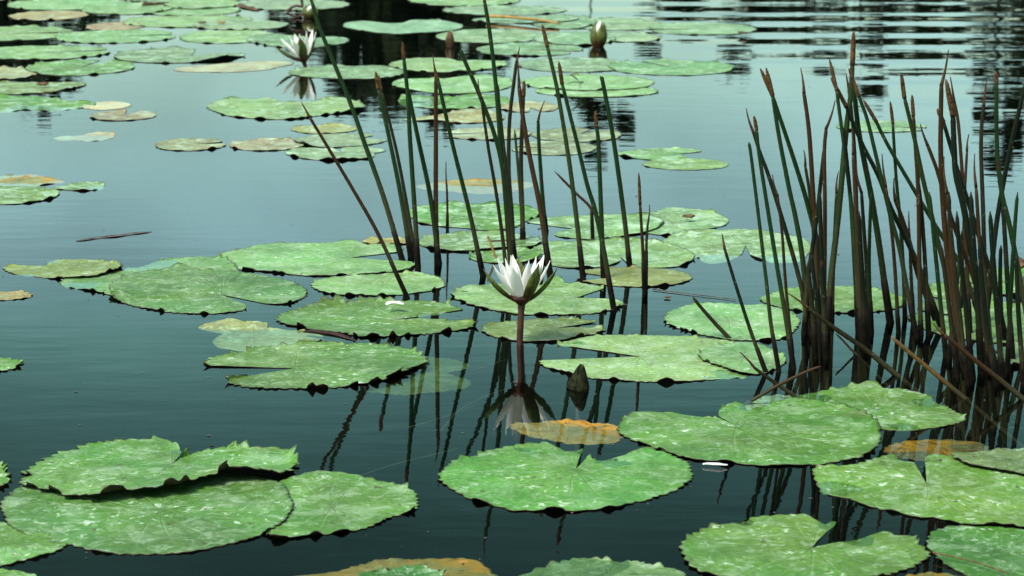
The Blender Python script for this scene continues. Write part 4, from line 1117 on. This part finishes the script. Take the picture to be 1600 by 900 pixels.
flat_leaf('dead_leaf', 'dry curled leaf standing at the right edge behind reeds', [(1590,421),(1596,418),(1604,416),(1612,414)], .05, M_DEAD, 'dead leaf', z=.03, fold=.8)
stick('fallen_stalk', 'long brown stalk lying on pads at top centre', [at(760,25,.02), at(800,27,.02), at(840,31,.02), at(873,36,.015)], .007, M_STRAW, 'stalk')
stick('fallen_stalk', 'short dark stick on the top left raft', [at(223,7,.02), at(240,6,.02), at(256,5,.02)], .008, M_DEAD, 'stalk')
stick('grass_blade', 'fine dark runner lying across the deep green corner pad', [at(1457,863,.008), at(1490,870,.009), at(1530,880,.009), at(1576,897,.008)], .0012, M_DEAD, 'grass blade', 6)
stick('grass_blade', 'orange straw sticking up left of the lily petals', [at(776,404,.0), atY(773, 398, at(776, 404).y), atY(768, 384, at(776, 404).y), atY(762, 368, at(776, 404).y)], .003, M_STRAW, 'grass blade', 6)
stick('grass_blade', 'thin dark runner on water right of the dull olive pad', [at(1020,452,.002), at(1060,457,.002), at(1110,463,.002), at(1150,468,.002)], .0010, M_DEAD, 'grass blade', 6)
stick('grass_blade', 'thin bent straw lying on the pad behind the lily', [at(765,377,.012), at(785,376,.012), at(797,376,.012)], .002, M_DEAD, 'grass blade', 6)
for k, (lab, pts) in enumerate((('faint sunken stem under water right of the jagged pad', [(690,672),(720,640),(770,615),(800,607)]),
                 ('faint sunken stem trailing from the pale sunken leaf', [(690,583),(740,578),(790,562)]),
                 ('faint sunken stem in front of the pads, lower centre', [(560,745),(610,728),(660,715),(720,700)]),
                 ('faint sunken stem left of the open two-lobed pad', [(640,668),(700,650),(745,632)]))):
    stick('sunken_stem', lab, [at(x, y, -.02 - .004 * i) for i, (x, y) in enumerate(pts)], .0016, M_MUDDY, 'stem', 6)

def damselfly():
    a = at(887, 131, .02); b = at(908, 128.5, .035)
    root = empty('damselfly', a)
    pts = crom([a - a, (b - a) * .4 + Vector((0, 0, .004)), (b - a) * .85, (b - a)], 5)
    V, F, A = tube(pts, [.0012 + .0016 * (i / len(pts)) for i in range(len(pts))], 7); mesh('body', V, F, M_INSECT, root)
    hd = b - a
    V, F = lathe([(.001, -.004), (.0045, -.002), (.0045, .002), (.001, .004)], 8)
    o = mesh('head', V, F, M_INSECT, root); o.location = hd + Vector((.003, 0, 0))
    th = pts[int(len(pts) * .8)]
    for s in (-1, 1):
        V = [th + Vector((x - .0 , s * y, z)) for x, y, z in ((0, 0, .002), (-.012, .012, .014), (-.03, .024, .026), (-.034, .022, .027), (-.018, .006, .014))]
        mesh('wing', V, [(0, 1, 2, 3, 4)], M_INSECT, root, smooth=False)
    for k in range(3):
        V, F, A = tube([th, th + Vector((.002 * (k - 1), -.006, -.006)), th + Vector((.005 * (k - 1), -.010, -.018))], [.0006] * 3, 5)
        mesh('leg', V, F, M_INSECT, root)
    tag(root, 'thin dark damselfly perched on a far green pad', 'damselfly')
damselfly()
# seeds and scraps on the rafts
for i, (lab, x, y, s) in enumerate((('orange scrap on the thin pale raft pad, right of two', 346, 35, .012), ('brown scrap on the thin pale raft pad, left of two', 316, 35, .013),
     ('brown scrap on the pointed pad at left edge', 66, 131, .014), ('dark crumb on the pale pad tucked behind the long bright one', 1077, 338, .010),
     ('small dark crumb on open water right of the reeds', 1042, 464, .005), ('brown scrap at the outermost raft pad', 1160, 51, .012))):
    rnd = random.Random(i); c = at(x, y, .014 if i != 4 else 0.003); V, F = lathe([(s * .4, -s * .4), (s, 0), (s * .8, s * .35), (s * .2, s * .5)], 8)
    V = [Vector(v) * rnd.uniform(.75, 1.2) for v in V]
    o = mesh('scrap', V, F, M_STRAW if i == 0 else M_DEAD, loc=c); o.scale = (1.6, 1, .8); tag(o, lab, 'scrap')

# dust, pollen and crumbs on the calm water
def crumbs():
    rnd = random.Random(21); V, F = [], []
    for _ in range(230):
        c = at(rnd.uniform(0, 1600), 120 + 770 * rnd.random() ** .8, .0008); s_ = rnd.uniform(.0007, .0022) * (1.9 if rnd.random() < .12 else 1)
        k = len(V); a0 = rnd.uniform(0, 6)
        for i in range(5):
            a = a0 + i * 1.2566; V.append(c + Vector((math.cos(a) * s_ * rnd.uniform(.6, 1.5), math.sin(a) * s_ * rnd.uniform(.6, 1.5), 0)))
        V.append(c + Vector((0, 0, s_ * .5)))
        for i in range(5): F.append((k + i, k + (i + 1) % 5, k + 5))
    tag(mesh('floating_crumbs', V, F, M_GREYL, smooth=False), 'tiny crumbs of plant litter scattered on the water', 'litter', kind='stuff')
crumbs()
